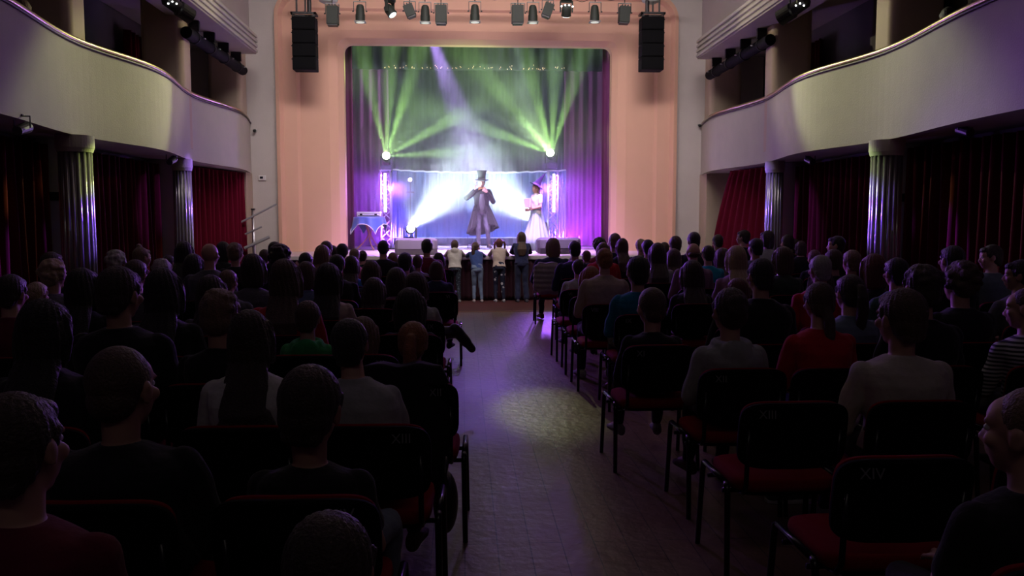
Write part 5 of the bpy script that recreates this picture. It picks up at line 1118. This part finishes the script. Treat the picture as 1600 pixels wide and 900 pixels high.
h2 = MB().loft([[T @ Vector((r * math.cos(a * math.pi / 16) + .35 * z * z, r * math.sin(a * math.pi / 16), z)) for a in range(32)] for z, r, _ in prof]).build('pointed_hat', cloth((.05, .02, .12)), wit, smooth=False, bevel=.001)
lathe([(.018, .104, 1), (.05, .096, 1), (.052, .08, 1)], T).build('hat_band', cloth((.2, .1, .3)), h2)
q = (Matrix.Rotation(math.radians(118), 3, 'Z') @ V(0, .235, 0))
bk = empty('white_book', (p.x + q.x, Yw + q.y, STG + 1.0), math.radians(118))
MB().box(-.12, .12, -.0, .025, .0, .21).build('cover', mat('white_cover', (.7, .6, .6), .5), bk, bevel=.004); MB().box(-.112, .116, .004, .021, .004, .206).build('pages', M_white, bk)
tag(bk, 'white book held against the chest by the woman in the pointed hat', 'book')

# onlookers on the balconies
for (u, v, Y, hc, l_) in ((42, 2, 9.4, LBR, 'person leaning on the rail of the left balcony, only face and hand showing'), (1474, 14, 9.2, BLK, 'dark-haired person looking over the rail of the right balcony')):
    d_ = ray(u, v); t_ = ((CX - 5.45 if u < 800 else CX + 5.45)) / d_[0]; q = Vector(d_ * t_ + EYE); Y = q.y
    J, s, hands = sit_joints(max(1.1, min(1.42, q.z - 2.83)), 1, 1.0, lean=.5); xx = q.x; dz = 0
    o = dress_person(J, s, 1, 1, rotz(0), hands, .012, (xx, Y - .1, max(2.83, dz)), 0, SKIN, 'short', hc, 'jumper', KB, (.03, .03, .04), (.03, .03, .03), l_)
    c = copy_tree(CHAIR); c.location = (xx, Y - .1, max(2.83, dz)); c.rotation_euler = (0, 0, o.rotation_euler.z)
    tag(c, 'chair on the %s balcony under the onlooker' % ('left' if u < 800 else 'right'), 'chair')

for ch in list(CHAIR.children):
    for g in list(ch.children): bpy.data.objects.remove(g)
    bpy.data.objects.remove(ch)
bpy.data.objects.remove(CHAIR)

# ------------------------------------------------------------------ haze on the stage
hz = MB().box(CX - 4.3, CX + 4.3, 19.36, 22.1, STG + .02, 7.0).build('haze', None)
hm = bpy.data.materials.new('stage_haze'); hm.use_nodes = True; nt = hm.node_tree; nt.nodes.remove(nt.nodes['Principled BSDF'])
vs_ = nt.nodes.new('ShaderNodeVolumeScatter'); vs_.inputs['Anisotropy'].default_value = .25; vs_.inputs['Color'].default_value = (1, 1, 1, 1)
tc = nt.nodes.new('ShaderNodeTexCoord'); nz = nt.nodes.new('ShaderNodeTexNoise'); nz.inputs['Scale'].default_value = .9; nz.inputs['Detail'].default_value = 3
mr = nt.nodes.new('ShaderNodeMapRange'); mr.inputs[1].default_value = .36; mr.inputs[2].default_value = .66; mr.inputs[3].default_value = .55; mr.inputs[4].default_value = 1.35
gm = nt.nodes.new('ShaderNodeMapping'); gm.vector_type = 'POINT'; gm.inputs['Location'].default_value = (-CX / 3.2, -20.7 / 6, -2.2 / 2.6); gm.inputs['Scale'].default_value = (1 / 3.2, 1 / 6, 1 / 2.6)
gr = nt.nodes.new('ShaderNodeTexGradient'); gr.gradient_type = 'QUADRATIC_SPHERE'
m1_ = nt.nodes.new('ShaderNodeMath'); m1_.operation = 'MULTIPLY_ADD'; m1_.inputs[1].default_value = .42; m1_.inputs[2].default_value = .10
m2_ = nt.nodes.new('ShaderNodeMath'); m2_.operation = 'MULTIPLY'
nt.links.new(tc.outputs['Object'], gm.inputs[0]); nt.links.new(gm.outputs[0], gr.inputs[0]); nt.links.new(gr.outputs['Fac'], m1_.inputs[0])
nt.links.new(tc.outputs['Object'], nz.inputs['Vector']); nt.links.new(nz.outputs['Fac'], mr.inputs[0]); nt.links.new(mr.outputs[0], m2_.inputs[0]); nt.links.new(m1_.outputs[0], m2_.inputs[1]); nt.links.new(m2_.outputs[0], vs_.inputs['Density'])
nt.links.new(vs_.outputs[0], nt.nodes['Material Output'].inputs['Volume']); hz.data.materials.append(hm); cy.volume_step_rate = .35
hz['kind'] = 'stuff'; hz['label'] = 'drifting smoke haze filling the stage'; hz['category'] = 'haze'
bpy.data.scenes.remove(tmp)
